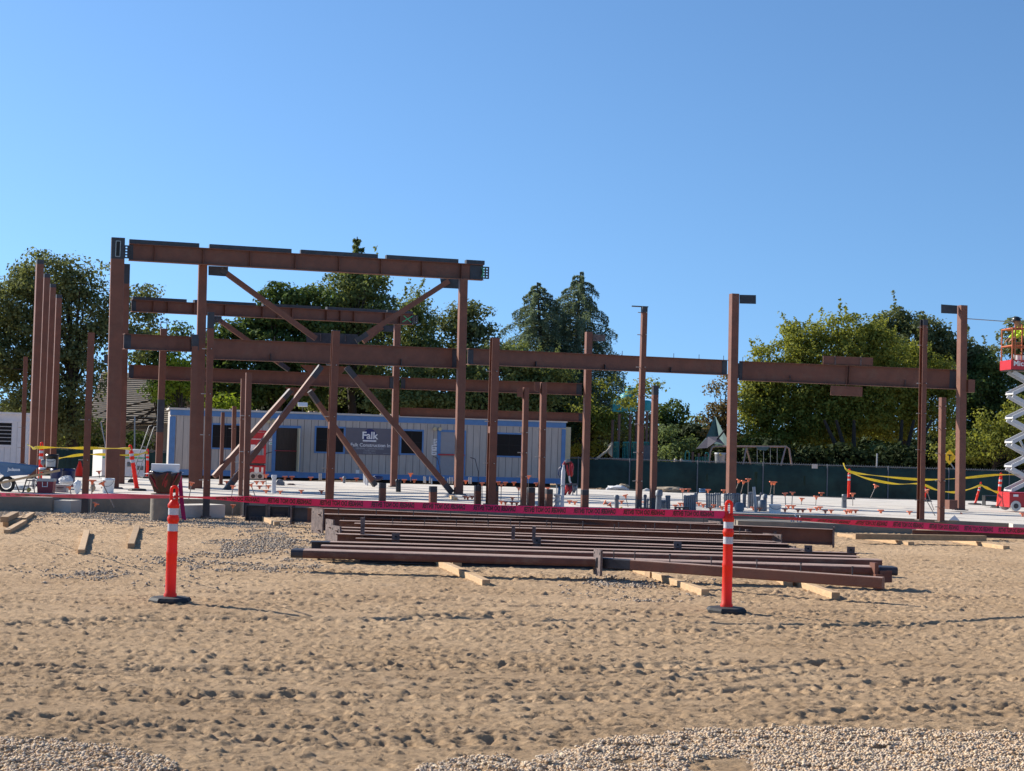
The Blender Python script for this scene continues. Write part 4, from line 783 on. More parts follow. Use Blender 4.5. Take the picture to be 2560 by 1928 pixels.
short = [(Z4, [(885, 962), (957, 962), (1153, 970), (1480, 978), (1630, 980)], 'short orange cap at the back edge of the slab below the trailer door'),
 (Z4, [(620, 1060), (712, 1055), (590, 1012), (655, 1012), (280, 1012)], 'short orange cap on the slab near the parked red lift'),
 (Z4, [(688, 1105), (835, 1112), (1055, 1105), (1265, 1108)], 'short orange cap in the row on the slab left of the slotted front column'),
 (Z5, [(45, 995), (150, 995), (1025, 1018), (1097, 1022), (1187, 1022), (685, 1005)], 'short orange cap at the back slab edge below the right hand trailer window'),
 (Z5, [(675, 1165), (705, 1172), (750, 1165), (1170, 1180), (1055, 1220), (1098, 1225), (1165, 1228), (1215, 1232)], 'short orange cap in the cluster around the slotted column and bracket posts'),
 (Z5, [(1420, 1030), (1540, 1078), (1765, 1215), (1820, 1222)], 'short orange cap beside the white wrapped pipe'),
 (Z6, [(225, 1215), (465, 1225), (785, 1258), (835, 1238), (870, 1238)], 'short orange cap near the two posts with dark feet'),
 (Z6, [(970, 1262), (1030, 1235), (1075, 1250), (1150, 1285), (1185, 1255), (1270, 1275), (1460, 1240), (1595, 1280), (1660, 1292), (1290, 1102), (920, 1092), (1125, 1098)], 'short orange cap among the grey conduit stubs'),
 (Z7, [(1020, 305), (1070, 305), (1150, 300), (1250, 278), (1305, 315), (1365, 312), (1265, 132), (920, 265), (970, 265), (885, 300), (810, 290), (1215, 285)], 'short orange cap on the slab right of the white bucket'),
 (Z7, [(1525, 320), (1575, 312), (1620, 312), (1885, 312)], 'short orange cap near the blue grey bucket at right'),
 (Z8, [(535, 1192), (810, 1205), (1880, 1222), (240, 1190)], 'short orange cap on the bare slab in front of the sagging yellow tape')]
for z, L, lab in short:
    for x, y in zg(L, z): stake(x, y, x, y + 10, lab)
tall = [(Z4, (688, 942), (688, 1095), 'tall pale capped stake right of the parked red lift'), (Z4, (345, 1060), (325, 1195), 'capped stake crossing the lower end of the left brace'), (Z4, (528, 1042), (583, 1195), 'leaning capped stake just right of the studded post pair'),
 (Z4, (540, 1168), (520, 1195), 'low tilted cap at the foot of the studded post pair'), (Z4, (78, 1282), (90, 1380), 'bright capped stake in the pit right of the two joined columns'), (Z4, (345, 1258), (335, 1392), 'capped stake in the gravel left of the connection pieces'),
 (Z5, (110, 930), (110, 1020), 'tall capped stake behind the broken brace foot'), (Z5, (855, 1028), (855, 1215), 'tall capped stake left of the second slotted column'), (Z5, (1055, 1040), (1050, 1215), 'tall pale capped stake right of the second slotted column'),
 (Z5, (1237, 1076), (1232, 1212), 'tall capped stake just left of the lower bracket post'), (Z5, (1287, 1110), (1262, 1272), 'capped stake in front of the lower bracket post'), (Z5, (1340, 955), (1335, 1075), 'thin tall stake between the two bracket posts'),
 (Z6, (45, 1232), (100, 1262), 'fallen stake with its square cap turned to the camera'), (Z6, (95, 1250), (145, 1312), 'leaning stake beside the fallen square cap'), (Z6, (262, 1155), (293, 1282), 'tall leaning stake between the grey double pipe and tallest studded post'), 
 (Z6, (860, 1092), (860, 1225), 'tall capped stake at the left end of the conduit rows'), (Z6, (1452, 1000), (1412, 1105), 'left one of two leaning stakes right of the tall plate armed column'), (Z6, (1500, 1010), (1466, 1140), 'right one of two leaning stakes right of the tall plate armed column'),
 (Z6, (1545, 986), (1538, 1300), 'tallest capped stake of the slab, right of the plate armed column'), (Z6, (1792, 1018), (1770, 1150), 'leaning stake of the pair in front of the green fence'), (Z6, (1815, 1018), (1812, 1145), 'upright stake of the pair in front of the green fence'),
 (Z6, (1925, 1135), (1935, 1295), 'left tall stake of the pair right of the white bucket'), (Z6, (2005, 1125), (1995, 1290), 'right tall stake of the pair right of the white bucket'),
 (Z7, (1060, 188), (1048, 350), 'dark capped tall stake left of the tallest dark one'), (Z7, (1212, 168), (1195, 358), 'dark capped tall stake standing at the slab front right of the buckets'), (Z7, (1590, 138), (1590, 350), 'double height capped stake right of the blue grey bucket'),
 (Z7, (1835, 55), (1772, 195), 'leaning stake in the dirt behind the slab at right'), (Z8, (970, 1005), (1065, 1262), 'long leaning stake between the two studded right posts'), (Z8, (1310, 1238), (1225, 1300), 'nearly fallen stake right of the shorter studded right post'),
 (Z2, (722, 1065), (750, 1205), 'leaning capped stake in front of the white bag at left'), (Z2, (962, 1000), (945, 1340), 'long stake right of the leftmost front post'), (Z2, (1062, 1025), (1190, 1285), 'long leaning stake in front of the white bucket at left'), (Z2, (1003, 1240), (950, 1360), 'low capped stake casting a shadow on the pale footing block'),
 (Z2, (1800, 868), (1805, 960), 'left pale capped stake behind the lined bin'), (Z2, (1842, 880), (1842, 960), 'right pale capped stake behind the lined bin'), (Z2, (1998, 1025), (1935, 1350), 'long leaning stake right of the lined bin'), (Z2, (1030, 905), (1035, 975), 'white capped stake by the foot of the massive column')]
for z, a, c, lab in tall:
    (x0, y0), (x1, y1) = zg([a], z)[0], zg([c], z)[0]; stake(x0, y0, x1, y1, lab, on='slab' if y1 < 1282 else 'g', mt='capor')
stake(1549.5, 1270, 1554, 1279, 'yellow block cap lying right of the fallen square cap', mt='capye')
q = sp(2307, 1250); stake(2306, 1233, 2338, 1290, 'pink square cap on a long stake between the two studded right posts', mt='capor')

# ================================================================== CONDUITS
def pipe(xt, yt, xb, yb, r, lab, m='pipegrey', cat='conduit', name='conduit', group='grey conduits standing out of the slab', capped=True):
    p = onslab(xb, yb) if yb < 1300 else onz(xb, yb); t = P(xt, yt, p.y); o = thing(name, lab, cat, p, group); b = MB(); b.cyl(p - UZ * .02, t, r, n=10); b.build('pipe', m, o)
    if capped: b = MB(); a = (t - p).normalized(); b.lathe(t - a * r * 1.6, [(r * 1.28, 0), (r * 1.28, r * 1.6), (r * .7, r * 2.1)], 10, a); b.build('pipe_cap', m, o)
    return o
def zz(x, y): return 1680 + x / 5.53, 1160 + y / 5.53
rows = [([175 + 29 * k for k in range(6)], 440, 645, 'grey conduit in the open row of six'), ([318, 345], 405, 560, 'taller conduit of the close pair right of the row of six'), ([482 + 30 * k for k in range(7)], 412, 605, 'grey conduit in the row of seven left of the plate armed column'),
        ([728 + 25 * k for k in range(5)], 415, 570, 'grey conduit in front of the foot of the plate armed column'), ([858 + 25 * k for k in range(4)], 412, 590, 'grey conduit of the tight bundle just right of the plate armed column'), ([990, 1012], 415, 600, 'grey conduit of the pair behind the tallest stake'), ([1066, 1088, 1112], 400, 610, 'grey conduit of the trio right of the tallest stake'), ([1160, 1180, 1200], 450, 620, 'short conduit behind the leaning white pipe')]
for xs_, t, b_, lab in rows:
    for x in xs_: (a, c), (d, e) = zz(x, t + rnd.uniform(-8, 8)), zz(x + rnd.uniform(-3, 3), b_); pipe(a, c, d, e, .024, lab)
for x in (640, 657, 674, 692, 706, 722): pipe(1500 + x / 4.164, 960 + (1215 if x < 676 else 1165) / 4.164, 1500 + x / 4.164, 960 + 1300 / 4.164, .022, 'grey conduit in the low row right of the two dark footed posts')
(a, c), (d, e) = zz(1130, 318), zz(1160, 660); pipe(a, c, d, e, .035, 'tall leaning pale conduit right of the tallest stake', 'galv', capped=False)
(a, c), (d, e) = zz(1232, 395), zz(1135, 810); pipe(a, c, d, 1305, .022, 'long leaning rusty tipped pipe reaching below the danger tape', 'rebar', capped=False)
(a, c), (d, e) = zz(1285, 430), zz(1285, 650); pipe(a, c, d, e, .045, 'stout grey pipe at the right end of the conduits')
(a, c), (d, e) = zz(1243, 520), zz(1243, 655); pipe(a, c, d, e, .075, 'short fat grey pipe stub with a flat cap at the right of the conduits')
(a, c), (d, e) = zz(930, 560), zz(930, 655); pipe(a, c, d, e, .085, 'short fat grey stub in front of the tight conduit bundle')
(a, c), (d, e) = zz(1380, 430), zz(1380, 560); pipe(a, c, d, e, .03, 'single conduit behind the white bucket on the slab')
pipe(1648, 1228, 1645, 1277, .062, 'thick dark grey pipe touching the shorter front post', 'pipegrey'); pipe(1541.5, 1240, 1542, 1278, .045, 'grey double pipe standing alone left of the tallest studded post', 'pipegrey'); pipe(1613, 1238, 1612, 1272, .03, 'grey pipe seen between the two posts with dark feet'); pipe(1618.5, 1248, 1618, 1270, .03, 'lower grey pipe between the two posts with dark feet')
pipe(861, 1193, 860, 1208, .04, 'dark pipe stub on the slab below the banner'); pipe(993, 1200, 993, 1230, .035, 'left dark pipe of the pair right of the middle rear column', 'black'); pipe(999, 1200, 999, 1230, .035, 'right dark pipe of the pair right of the middle rear column', 'black')
for x, y in zg([(245, 935), (262, 935)], Z4): pass
for k, (x, y) in enumerate(zg([(1243, 930), (1262, 930)], Z4) + zg([(250, 960), (265, 965), (310, 965), (330, 985), (430, 968), (455, 968), (500, 985), (520, 970), (545, 970), (720, 970), (740, 972)], Z5)):
    pipe(x, y, x, y + 15, .022, 'short pale pipe loop at the back slab edge below the trailer', 'galv', capped=False)
for k, (x, y) in enumerate([(910.5, 1180), (914, 1184), (918, 1186)]): pipe(x, y, x, y + 28, .03, 'white standing pipe by the foot of the rear right brace', 'pipewhite')

# ================================================================== SITE TRAILER
class Wall:                                # a vertical facade between two ground points
    def __init__(s, a, c, z0): s.o = Vector((a.x, a.y, z0)); d = Vector((c.x - a.x, c.y - a.y, 0)); s.L = d.length; s.a = d.normalized(); s.n = s.a.cross(UZ) * 1.0; s.n = s.n if s.n.y < 0 else -s.n
    def at(s, px, py):
        d = ray(px, py); c = Vector((0, 0, CH)); t = (s.o - c).dot(s.n) / d.dot(s.n); q = c + d * t; return (q - s.o).dot(s.a), q.z
    def box(s, b, x0, x1, z0, z1, out, th, mi=0): return b.box(s.o + s.a * ((x0 + x1) / 2) + UZ * ((z0 + z1) / 2 - s.o.z) + s.n * (out - th / 2), x1 - x0, th, z1 - z0, s.a, s.n, UZ, mi)
    def rect(s, x0, y0, x1, y1): a, z1 = s.at(x0, (y0)); c, z0 = s.at(x1, y1); _, z1b = s.at((x0 + x1) / 2, y0); _, z0b = s.at((x0 + x1) / 2, y1); return a, c, z0b, z1b
    def pt(s, x, z, out=0): return s.o + s.a * x + UZ * (z - s.o.z) + s.n * out
TA, TC = P(421, 1184, 65.6), P(1409, 1206, 70.0); tw_ = Wall(TA, TC, -.10); HT = 2.72; Lt = tw_.L
tr = thing('site_trailer', 'long pale grey site trailer with blue trim behind the steel frame', 'trailer', TA + (TC - TA) / 2)
b = MB(); tw_.box(b, 0, Lt, -.10, -.10 + HT, 0, 3.4); b.build('body', 'siding', tr)
b = MB(); k = .25
while k < Lt - .2: tw_.box(b, k - .011, k + .011, .12, HT - .32, .004, .006); k += .305
b.build('siding_grooves', 'groove', tr)
b = MB(); tw_.box(b, -.03, Lt + .03, HT - .30, HT - .06, .03, .03); tw_.box(b, -.03, Lt + .03, -.14, .10, .025, .03); tw_.box(b, -.03, .22, .1, HT - .36, .028, .03); tw_.box(b, Lt - .16, Lt + .03, .1, HT - .36, .028, .03); b.build('trim', 'bluetrim', tr)
b = MB(); tw_.box(b, -.08, Lt + .08, HT - .06, HT + .02, .08, 3.55); b.build('roof', 'offwhite', tr)
b = MB(); tw_.box(b, .5, Lt - .5, -.62, -.15, -.5, .2); 
for x in (Lt * .42, Lt * .48, Lt * .54): c0 = tw_.pt(x, -.55, -.3); b.cyl(c0, c0 - tw_.n * .25, .38, n=16)
b.build('chassis', 'dark', tr)
def window(px, nm='window', glass='glass', mull=True):
    x0, x1, z0, z1 = tw_.rect(*px); b = MB()
    for r_ in ((x0 - .07, x1 + .07, z1, z1 + .07), (x0 - .07, x1 + .07, z0 - .07, z0), (x0 - .07, x0, z0, z1), (x1, x1 + .07, z0, z1)): tw_.box(b, *r_, .035, .03)
    f = b.build(nm, 'bluetrim', tr); b = MB(); tw_.box(b, x0, x1, z0, z1, .012, .01); b.build('pane', glass, f)
    if mull: b = MB(); tw_.box(b, (x0 + x1) / 2 - .02, (x0 + x1) / 2 + .02, z0, z1, .022, .01); tw_.box(b, x0, x1, (z0 + z1) / 2 - .012, (z0 + z1) / 2 + .012, .0215, .008); b.build('mullion', 'dark', f)
    return x0, x1, z0, z1
window((532, 1063, 598, 1120)); window((791, 1070, 858, 1130)); window((1004, 1078, 1054, 1134)); window((1243, 1086, 1302, 1140))
def door(px, m, leaf=None):
    x0, x1, z0, z1 = tw_.rect(*px); b = MB()
    for r_ in ((x0 - .16, x1 + .16, z1, z1 + .10), (x0 - .16, x0, z0 - .2, z1), (x1, x1 + .16, z0 - .2, z1), (x0, x1, z0 - .2, z0)): tw_.box(b, *r_, .04, .03)
    f = b.build('door_frame', 'bluetrim', tr); b = MB(); tw_.box(b, x0, x1, z0, z1, .015, .012); b.build('door', m, f); return f, x0, x1, z0, z1
f, x0, x1, z0, z1 = door((691, 1070, 740, 1178), 'wooddoor')
b = MB(); q = tw_.pt(x1 + .02, 0, .03); b.box(q + UZ * ((z0 + z1) / 2) + tw_.n * .38, .05, .78, z1 - z0, tw_.a, tw_.n); b.build('open_leaf', 'cream', tr)
f, x0b, x1b, z0b, z1b = door((1102, 1081, 1153, 1189), 'greydoor'); b = MB(); tw_.box(b, x0b - .1, x1b + .1, 1.02, 1.08, .12, .04); b.build('panic_bar', 'red', f)
b = MB(); tw_.box(b, x0 - .05, x1 + .05, 1.00, 1.04, .10, .04); b.build('rail_bar', 'darkred', tr)
x0, x1, z0, z1 = tw_.rect(859, 1071, 1001, 1137); b = MB(); tw_.box(b, x0, x1, z0, z1, .03, .02); bn = b.build('banner', 'banner', tr)
bw = x1 - x0; bh = z1 - z0
lx, lz = tw_.at(924, 1091); b = MB(); c = tw_.pt(lx, lz, .031); b.add([c + tw_.a * (.30 * math.cos(t)) + UZ * (.30 * math.sin(t) + .03) for t in np.linspace(0, 6.283, 33)[:-1]], [tuple(range(32))]); b.build('logo_disc', 'navy', bn)
b = MB(); tw_.box(b, lx - .30, lx + .30, lz - .235, lz - .20 + .03, .034, .003); b.build('logo_bar', 'inkw', bn)
words('Falk', .44, 'inkw', bn, 'logo_word', tw_.pt(lx, lz + .02, .033), tw_.a, UZ, off=.012, nd=tw_.n)
lx2, lz2 = tw_.at(924, 1113.5); words('L. Falk Construction Inc.', .215, 'inkw', bn, 'company_name', tw_.pt(lx2, lz2, .031), tw_.a, UZ, off=.003, nd=tw_.n)
_, l3 = tw_.at(924, 1122); words('GENERAL CONTRACTORS', .105, 'inkg', bn, 'subtitle', tw_.pt(lx2, l3, .031), tw_.a, UZ, off=.002, nd=tw_.n)
_, l3 = tw_.at(924, 1127.5); words('510-887-6500', .095, 'inkg', bn, 'phone_number', tw_.pt(lx2, l3, .031), tw_.a, UZ, off=.001, nd=tw_.n)
_, l3 = tw_.at(924, 1132.7); words('www.lfalk.com', .095, 'inkg', bn, 'web_address', tw_.pt(lx2, l3, .031), tw_.a, UZ, off=.001, nd=tw_.n)
lx4, l4 = tw_.at(966, 1133.8); words('License No. 5', .055, 'inkg', bn, 'licence_line', tw_.pt(lx4, l4, .031), tw_.a, UZ, nd=tw_.n)
def paper(px, lines, col='inkk', nm='paper_notice'):
    x0, x1, z0, z1 = tw_.rect(*px); b = MB(); tw_.box(b, x0, x1, z0, z1, .016, .012); p_ = b.build(nm, 'white', tr); b = MB()
    for i in range(lines): zq = z1 - (z1 - z0) * (i + .8) / (lines + .8); tw_.box(b, x0 + .04, x1 - (.04 + .07 * (i % 2)), zq - .014, zq + .014, .019, .003)
    if lines: b.build('print_bars', col, p_)
paper((1084, 1097.5, 1095, 1112), 3); paper((1079, 1113, 1094, 1125), 2); paper((1079, 1126, 1094, 1138), 2); paper((672, 1106, 684, 1112), 1, 'green'); paper((673, 1097, 680, 1103), 1); paper((889.5, 1175, 898, 1184), 0, nm='vent_plate')
for px, py in ((677, 1051), (1092, 1070)):
    x, z = tw_.at(px, py); b = MB()
    for d in (-.12, .12): c = tw_.pt(x + d, z, .03); b.cyl(c, c + tw_.n * .16 + UZ * -.05, .045, .085, 12)
    b.build('flood_light', 'cream', tr)
x, z = tw_.at(757, 1029); b = MB(); c = tw_.pt(x, HT - .05, -.1); b.cyl(c, c + UZ * .35, .02, n=6); b.build('mast', 'mill', tr)
b = MB(); b.box(c + UZ * .40, .42, .05, .20, tw_.a, (tw_.n * .8 + UZ * .5).normalized(), (UZ * .8 - tw_.n * .5).normalized()); b.build('antenna_panel', 'white', tr)
b = MB(); tw_.box(b, Lt + .06, Lt + .40, .9, HT - .25, -.4, .9); b.build('cooling_unit', 'cream', tr); b = MB()
for k in range(5): tw_.box(b, Lt + .401, Lt + .41, 1.0 + .12 * k, 1.05 + .12 * k, -.5, .6)
b.build('louvre', 'groove', tr)
for xa in (-.35, .35 + 1.0):
    b = MB(); dx = (x0b if xa < 0 else x1b - 1.0) + xa; p0 = tw_.pt(dx, .95, .25); b.tube([p0, p0 + tw_.n * .9 - UZ * .05, p0 + tw_.n * 1.6 - UZ * .6, p0 + tw_.n * 1.65 - UZ * 1.5], .018, 6); b.build('handrail', 'rustplate', tr)
_x0, _x1, _z0, _z1 = tw_.rect(691, 1070, 740, 1178); b = MB(); p0 = tw_.pt(_x0 - .2, .95, .25); b.tube([p0, p0 + tw_.n * .9 - UZ * .05 - tw_.a * .3, p0 + tw_.n * 1.3 - UZ * .5 - tw_.a * .55, p0 + tw_.n * 1.3 - UZ * 1.4 - tw_.a * .6], .018, 6); b.build('handrail', 'mill', tr)
b = MB(); 
for k in range(34):
    x = rnd.uniform(.3, Lt - .3); w = rnd.uniform(.08, .35); tw_.box(b, x, x + w, HT + .02, HT + .02 + rnd.uniform(.015, .07), .05, rnd.uniform(.2, .5))
b.build('roof_patches', 'board', tr)
# white office at far left
wa, wc = P(-180, 1178, 50.5), P(73, 1176, 53.8); ow = Wall(wa, wc, -.3); of = thing('site_office', 'white cabin with a slatted window at the far left edge', 'cabin', wc); _, zt = ow.at(60, 1036); b = MB(); ow.box(b, 0, ow.L, -.5, zt, 0, 3); b.build('body', 'white', of)
b = MB(); k = .2
while k < ow.L - .1: ow.box(b, k - .008, k + .008, -.4, zt - .28, .003, .005); k += .25
b.build('siding_grooves', 'offwhite', of); b = MB(); ow.box(b, -.02, ow.L + .05, zt - .02, zt + .05, .06, 3.1); ow.box(b, 0, ow.L, zt - .28, zt - .22, .02, .02); ow.box(b, ow.L - .08, ow.L + .012, -.5, zt - .28, .012, .012); b.build('trim', 'white', of)
x0, x1, z0, z1 = ow.rect(-30, 1057, 27, 1112); b = MB()
for r_ in ((x0 - .1, x1 + .1, z1, z1 + .08), (x0 - .1, x1 + .1, z0 - .08, z0), (x0 - .1, x0, z0, z1), (x1, x1 + .1, z0, z1)): ow.box(b, *r_, .03, .03)
f = b.build('window', 'white', of); b = MB(); ow.box(b, x0, x1, z0, z1, .008, .006); b.build('pane', 'glass', f); b = MB()
for k in range(1, 6): zq = z0 + (z1 - z0) * k / 6; ow.box(b, x0, x1, zq - .012, zq + .012, .02, .012)
b.build('slats', 'offwhite', f)
# generator / equipment box
g0, g1 = P(254, 1186, 56), P(361, 1190, 57); gw = Wall(g0, g1, -.5); gb = thing('generator', 'low white equipment box with small vents behind the massive column', 'generator', (g0 + g1) / 2); b = MB(); _, zt = gw.at(300, 1123); gw.box(b, 0, gw.L, -.5, zt, 0, .9); b.build('body', 'white', gb)
b = MB()
for px in ((318, 1154, 333, 1166), (343, 1164, 358, 1175)):
    x0, x1, z0, z1 = gw.rect(*px)
    for k in range(4): gw.box(b, x0, x1, z0 + (z1 - z0) * k / 4, z0 + (z1 - z0) * (k + .55) / 4, .02, .02)
b.build('vent', 'dark', gb); b = MB(); _, q1 = gw.at(300, 1146); gw.box(b, 0, gw.L, q1, q1 + .05, .012, .012); b.build('stripe', 'green', gb)
b = MB(); gw.box(b, .03, gw.L - .03, -.62, -.5, -.05, .8); b.build('skid', 'dark', gb)

# ================================================================== FENCES
def fence(label, xa, xb, Y0, Y1, ytop, zb, posts, extra=()):
    a, c = P(xa, ytop(xa), Y0), P(xb, ytop(xb), Y1); r = thing('screened_fence', label, 'fence', Vector((a.x, a.y, zb)), 'green screened chain link fences'); b = MB(); n = 90; vs = []
    for i in range(n + 1):
        t = i / n; p = lerp(a, c, t); o = .09 * math.sin(t * 61) + .06 * math.sin(t * 143 + 2) + .05 * math.sin(t * 23 + 1); ztp = p.z - .05 + .02 * math.sin(t * 90); vs += [(p.x, p.y - .03 + o, zb), (p.x, p.y - .03 + o * .6, (zb + ztp) / 2), (p.x, p.y - .03, ztp), (p.x, p.y + .0, ztp), (p.x, p.y + o, zb)]
    b.add(vs, [(i * 5 + k, i * 5 + 5 + k, i * 5 + 6 + k, i * 5 + 1 + k) for i in range(n) for k in range(4)], 0, True); b.build('windscreen', 'windscreen', r)
    b = MB(); b.cyl(Vector((a.x, a.y + .03, a.z)), Vector((c.x, c.y + .03, c.z)), .02, n=6); d = (c - a); L = d.length; d.normalize(); k = 0.0
    while k < L: p = a + d * k; b.bar(p - UZ * .12 - d * .07, p + UZ * .07 + d * .03, .008, .008, AY); b.bar(p - UZ * .12 + d * .10, p + UZ * .07 , .008, .008, AY); k += .11
    b.build('chain_link_top', 'pipegrey', r)
    for px in posts:
        t = (px - xa) / (xb - xa); p = lerp(a, c, t); b = MB(); b.cyl(Vector((p.x, p.y - .10, zb)), Vector((p.x, p.y - .10, p.z + .06)), .028, n=8); b.build('post', 'pipegrey', r)
    return r
fence('long fence with green windscreen right of the trailer, before the playground', 1395, 2760, 72, 73, lambda x: hor(x) + 29, -1.1, (1445, 1572, 1740, 1903, 2063, 2215, 2367, 2519, 2670))
fence('stretch of fence with green windscreen at left, behind the massive column', 20, 424, 71, 71, lambda x: hor(x) + 44, -1.2, (100, 236, 372))
w0 = P(2037, 1166, 71.7); b = MB(); b.box(w0, .26, .02, .2); tag(b.build('fence_notice', 'offwhite', origin=w0), 'small pale notice hung on top of the green fence', 'notice')

# ================================================================== SCISSOR LIFTS
def scissor(X, Y, zb, L, Wd, n, zdeck, label, armc='armgrey', text=None, rails=True, yaw=0.0):
    a = Vector((math.cos(yaw), math.sin(yaw), 0)); d = Vector((-a.y, a.x, 0)); O = Vector((X, Y, zb)); r = thing('scissor_lift', label, 'scissor lift', O)
    b = MB(); b.bar(O - a * L / 2 + UZ * .30, O + a * L / 2 + UZ * .30, Wd, .40, d, bev=.03); ch = b.build('chassis', 'red', r)
    b = MB(); q = O - d * (Wd / 2 + .004); b.box(q + a * L * .0 + UZ * .32, L * .26, .008, .22, a, d); b.box(q + a * L * .32 + UZ * .34, L * .12, .008, .18, a, d); b.box(q - a * L * .38 + UZ * .42, .14, .008, .06, a, d); b.build('decal', 'white', ch)
    for i in (-1, 1):
        for j in (-1, 1): c = O + a * (i * (L / 2 - .17)) + d * (j * (Wd / 2 - .03)) + UZ * .14; b = MB(); b.cyl(c - d * .06, c + d * .06, .14, n=20); w = b.build('wheel', 'offwhite', r); b = MB(); b.cyl(c + d * (j * .061), c + d * (j * .066), .07, n=12); b.build('hub', 'mill', w)
    z0 = .52; hz = (zdeck - zb - z0 - .12) / n; lw = L / 2 - .12; b = MB(); pins = MB()
    for k in range(n):
        za = z0 + hz * k
        for j, s in ((-1, .30), (1, .30), (-1, .24), (1, .24)):
            for sg in ((1,) if s == .30 else (-1,)): b.bar(O + a * (-lw * sg) + d * j * Wd * s + UZ * (za + .03), O + a * (lw * sg) + d * j * Wd * s + UZ * (za + hz - .03), .035, .10 if hz > .3 else .05, d)
        for e in (-lw, 0, lw): c = O + a * e + UZ * (za + (hz / 2 if e == 0 else .02)); pins.cyl(c - d * Wd * .34, c + d * Wd * .34, .028, n=8)
    b.add(pins.v, pins.f); b.build('scissor_arms', armc, r)
    if n > 3: b = MB(); b.cyl(O + a * -.2 + UZ * (z0 + hz * 1.4), O + a * .25 + UZ * (z0 + hz * .6), .05, n=8); b.cyl(O + a * -.28 + UZ * (z0 + hz * 2.1), O + a * .05 + UZ * (z0 + hz * 1.2), .035, n=8); b.build('hydraulic_ram', 'galv', r)
    zd = zdeck; Dk = O + UZ * (zd - zb); b = MB(); b.bar(Dk - a * L / 2 - UZ * .07, Dk + a * L / 2 - UZ * .07, Wd, .10, d); b.build('deck', 'mill', r); b = MB(); b.box(Dk - d * (Wd / 2 + .012) + UZ * .03, L, .02, .26, a, d); b.box(Dk - a * (L / 2 + .012) + UZ * .03, .02, Wd, .26, a, d); kp = b.build('kick_panel', 'red', r)
    if text: words(text, .20, 'inkw', kp, 'model_lettering', Dk - d * (Wd / 2 + .023) - a * (L / 2 - .03) + UZ * .06, a, UZ, off=.004, align='LEFT', nd=-d)
    if rails:
        b = MB(); hR = 1.02
        for i in (-1, 0, 1):
            for j in (-1, 1): c = Dk + a * (i * L * .49) + d * (j * Wd * .48); b.cyl(c, c + UZ * hR, .022, n=6)
        for z in (.55, hR):
            for j in (-1, 1): b.cyl(Dk - a * L * .49 + d * j * Wd * .48 + UZ * z, Dk + a * L * .49 + d * j * Wd * .48 + UZ * z, .022, n=6)
            for i in (-1, 1): b.cyl(Dk + a * i * L * .49 - d * Wd * .48 + UZ * z, Dk + a * i * L * .49 + d * Wd * .48 + UZ * z, .022, n=6)
        b.build('guard_rail', 'barrier', r)
    return r, O, a, d, Dk
Yl = 41.3; X0 = (2501 - 1280) / F * Yl; zl = P(2540, 1278, Yl).z; zdk = P(2510, 914, Yl).z
LF, LO, la, ld, DK = scissor(X0 + .97, Yl + .38, zl, 1.42, .76, 5, zdk, 'raised red scissor lift with a worker on it at the right edge', text='Micro19', yaw=.08)
b = MB(); q = DK - la * .64 - ld * .40
b.box(q + UZ * .62, .03, .03, 1.0, la, ld); 
for z in (.3, .62, .98): b.box(q + la * .09 + UZ * z, .20, .02, .03, la, ld)
b.box(q + la * .19 + UZ * .62, .03, .03, 1.0, la, ld); b.build('platform_gate', 'barrier', LF)
b = MB(); b.box(DK - ld * .43 + la * .08 + UZ * .80, .74, .10, .26, la, ld); b.build('tool_tray', 'black', LF)
q = DK - la * .42 - ld * .18; b = MB(); b.lathe(q, [(.12, 0), (.15, .30)], 14); tag(b.build('bucket', 'white', origin=q), 'white bucket on the raised lift platform', 'bucket')
q = DK - la * .28 - ld * .10; b = MB(); b.lathe(q, [(.11, 0), (.13, .26)], 14); b.v = [tuple(Vector(v) + la * .15) for v in b.v]; tag(b.build('bucket', 'pipegrey', origin=q), 'grey bucket beside the white one on the raised lift', 'bucket')
Yr = 50.0; xr = (648 - 1280) / F * Yr; zr = P(648, 1201, Yr).z
LR, RO, ra, rd, RD = scissor(xr, Yr, -.78 if False else zr, .56, .9, 4, P(648, 1150, Yr).z, 'folded red scissor lift parked end on before the trailer', yaw=.2, rails=False)
b = MB(); hB_ = P(648, 1078, Yr).z - RD.z
for i in (-1, 1):
    for j in (-1, 1): c = RD + ra * i * .26 + rd * j * .4; b.cyl(c, c + UZ * hB_, .022, n=6)
for z in (.5, 1): 
    for j in (-1, 1): b.cyl(RD - ra * .26 + rd * j * .4 + UZ * hB_ * z, RD + ra * .26 + rd * j * .4 + UZ * hB_ * z, .022, n=6)
b.build('guard_rail', 'red', LR); b = MB(); b.box(RD - rd * .44 + UZ * hB_ * .68, .54, .03, hB_ * .55, ra, rd); pn = b.build('end_panel', 'red', LR)
b = MB(); b.box(RD - rd * .46 + UZ * hB_ * .42 - ra * .14, .15, .01, .20, ra, rd); b.box(RD - rd * .46 + UZ * hB_ * .10 + ra * .08, .22, .01, .10, ra, rd); b.box(RD - rd * .46 + UZ * hB_ * .72, .42, .01, .02, ra, rd); b.build('decal', 'inkw', pn)

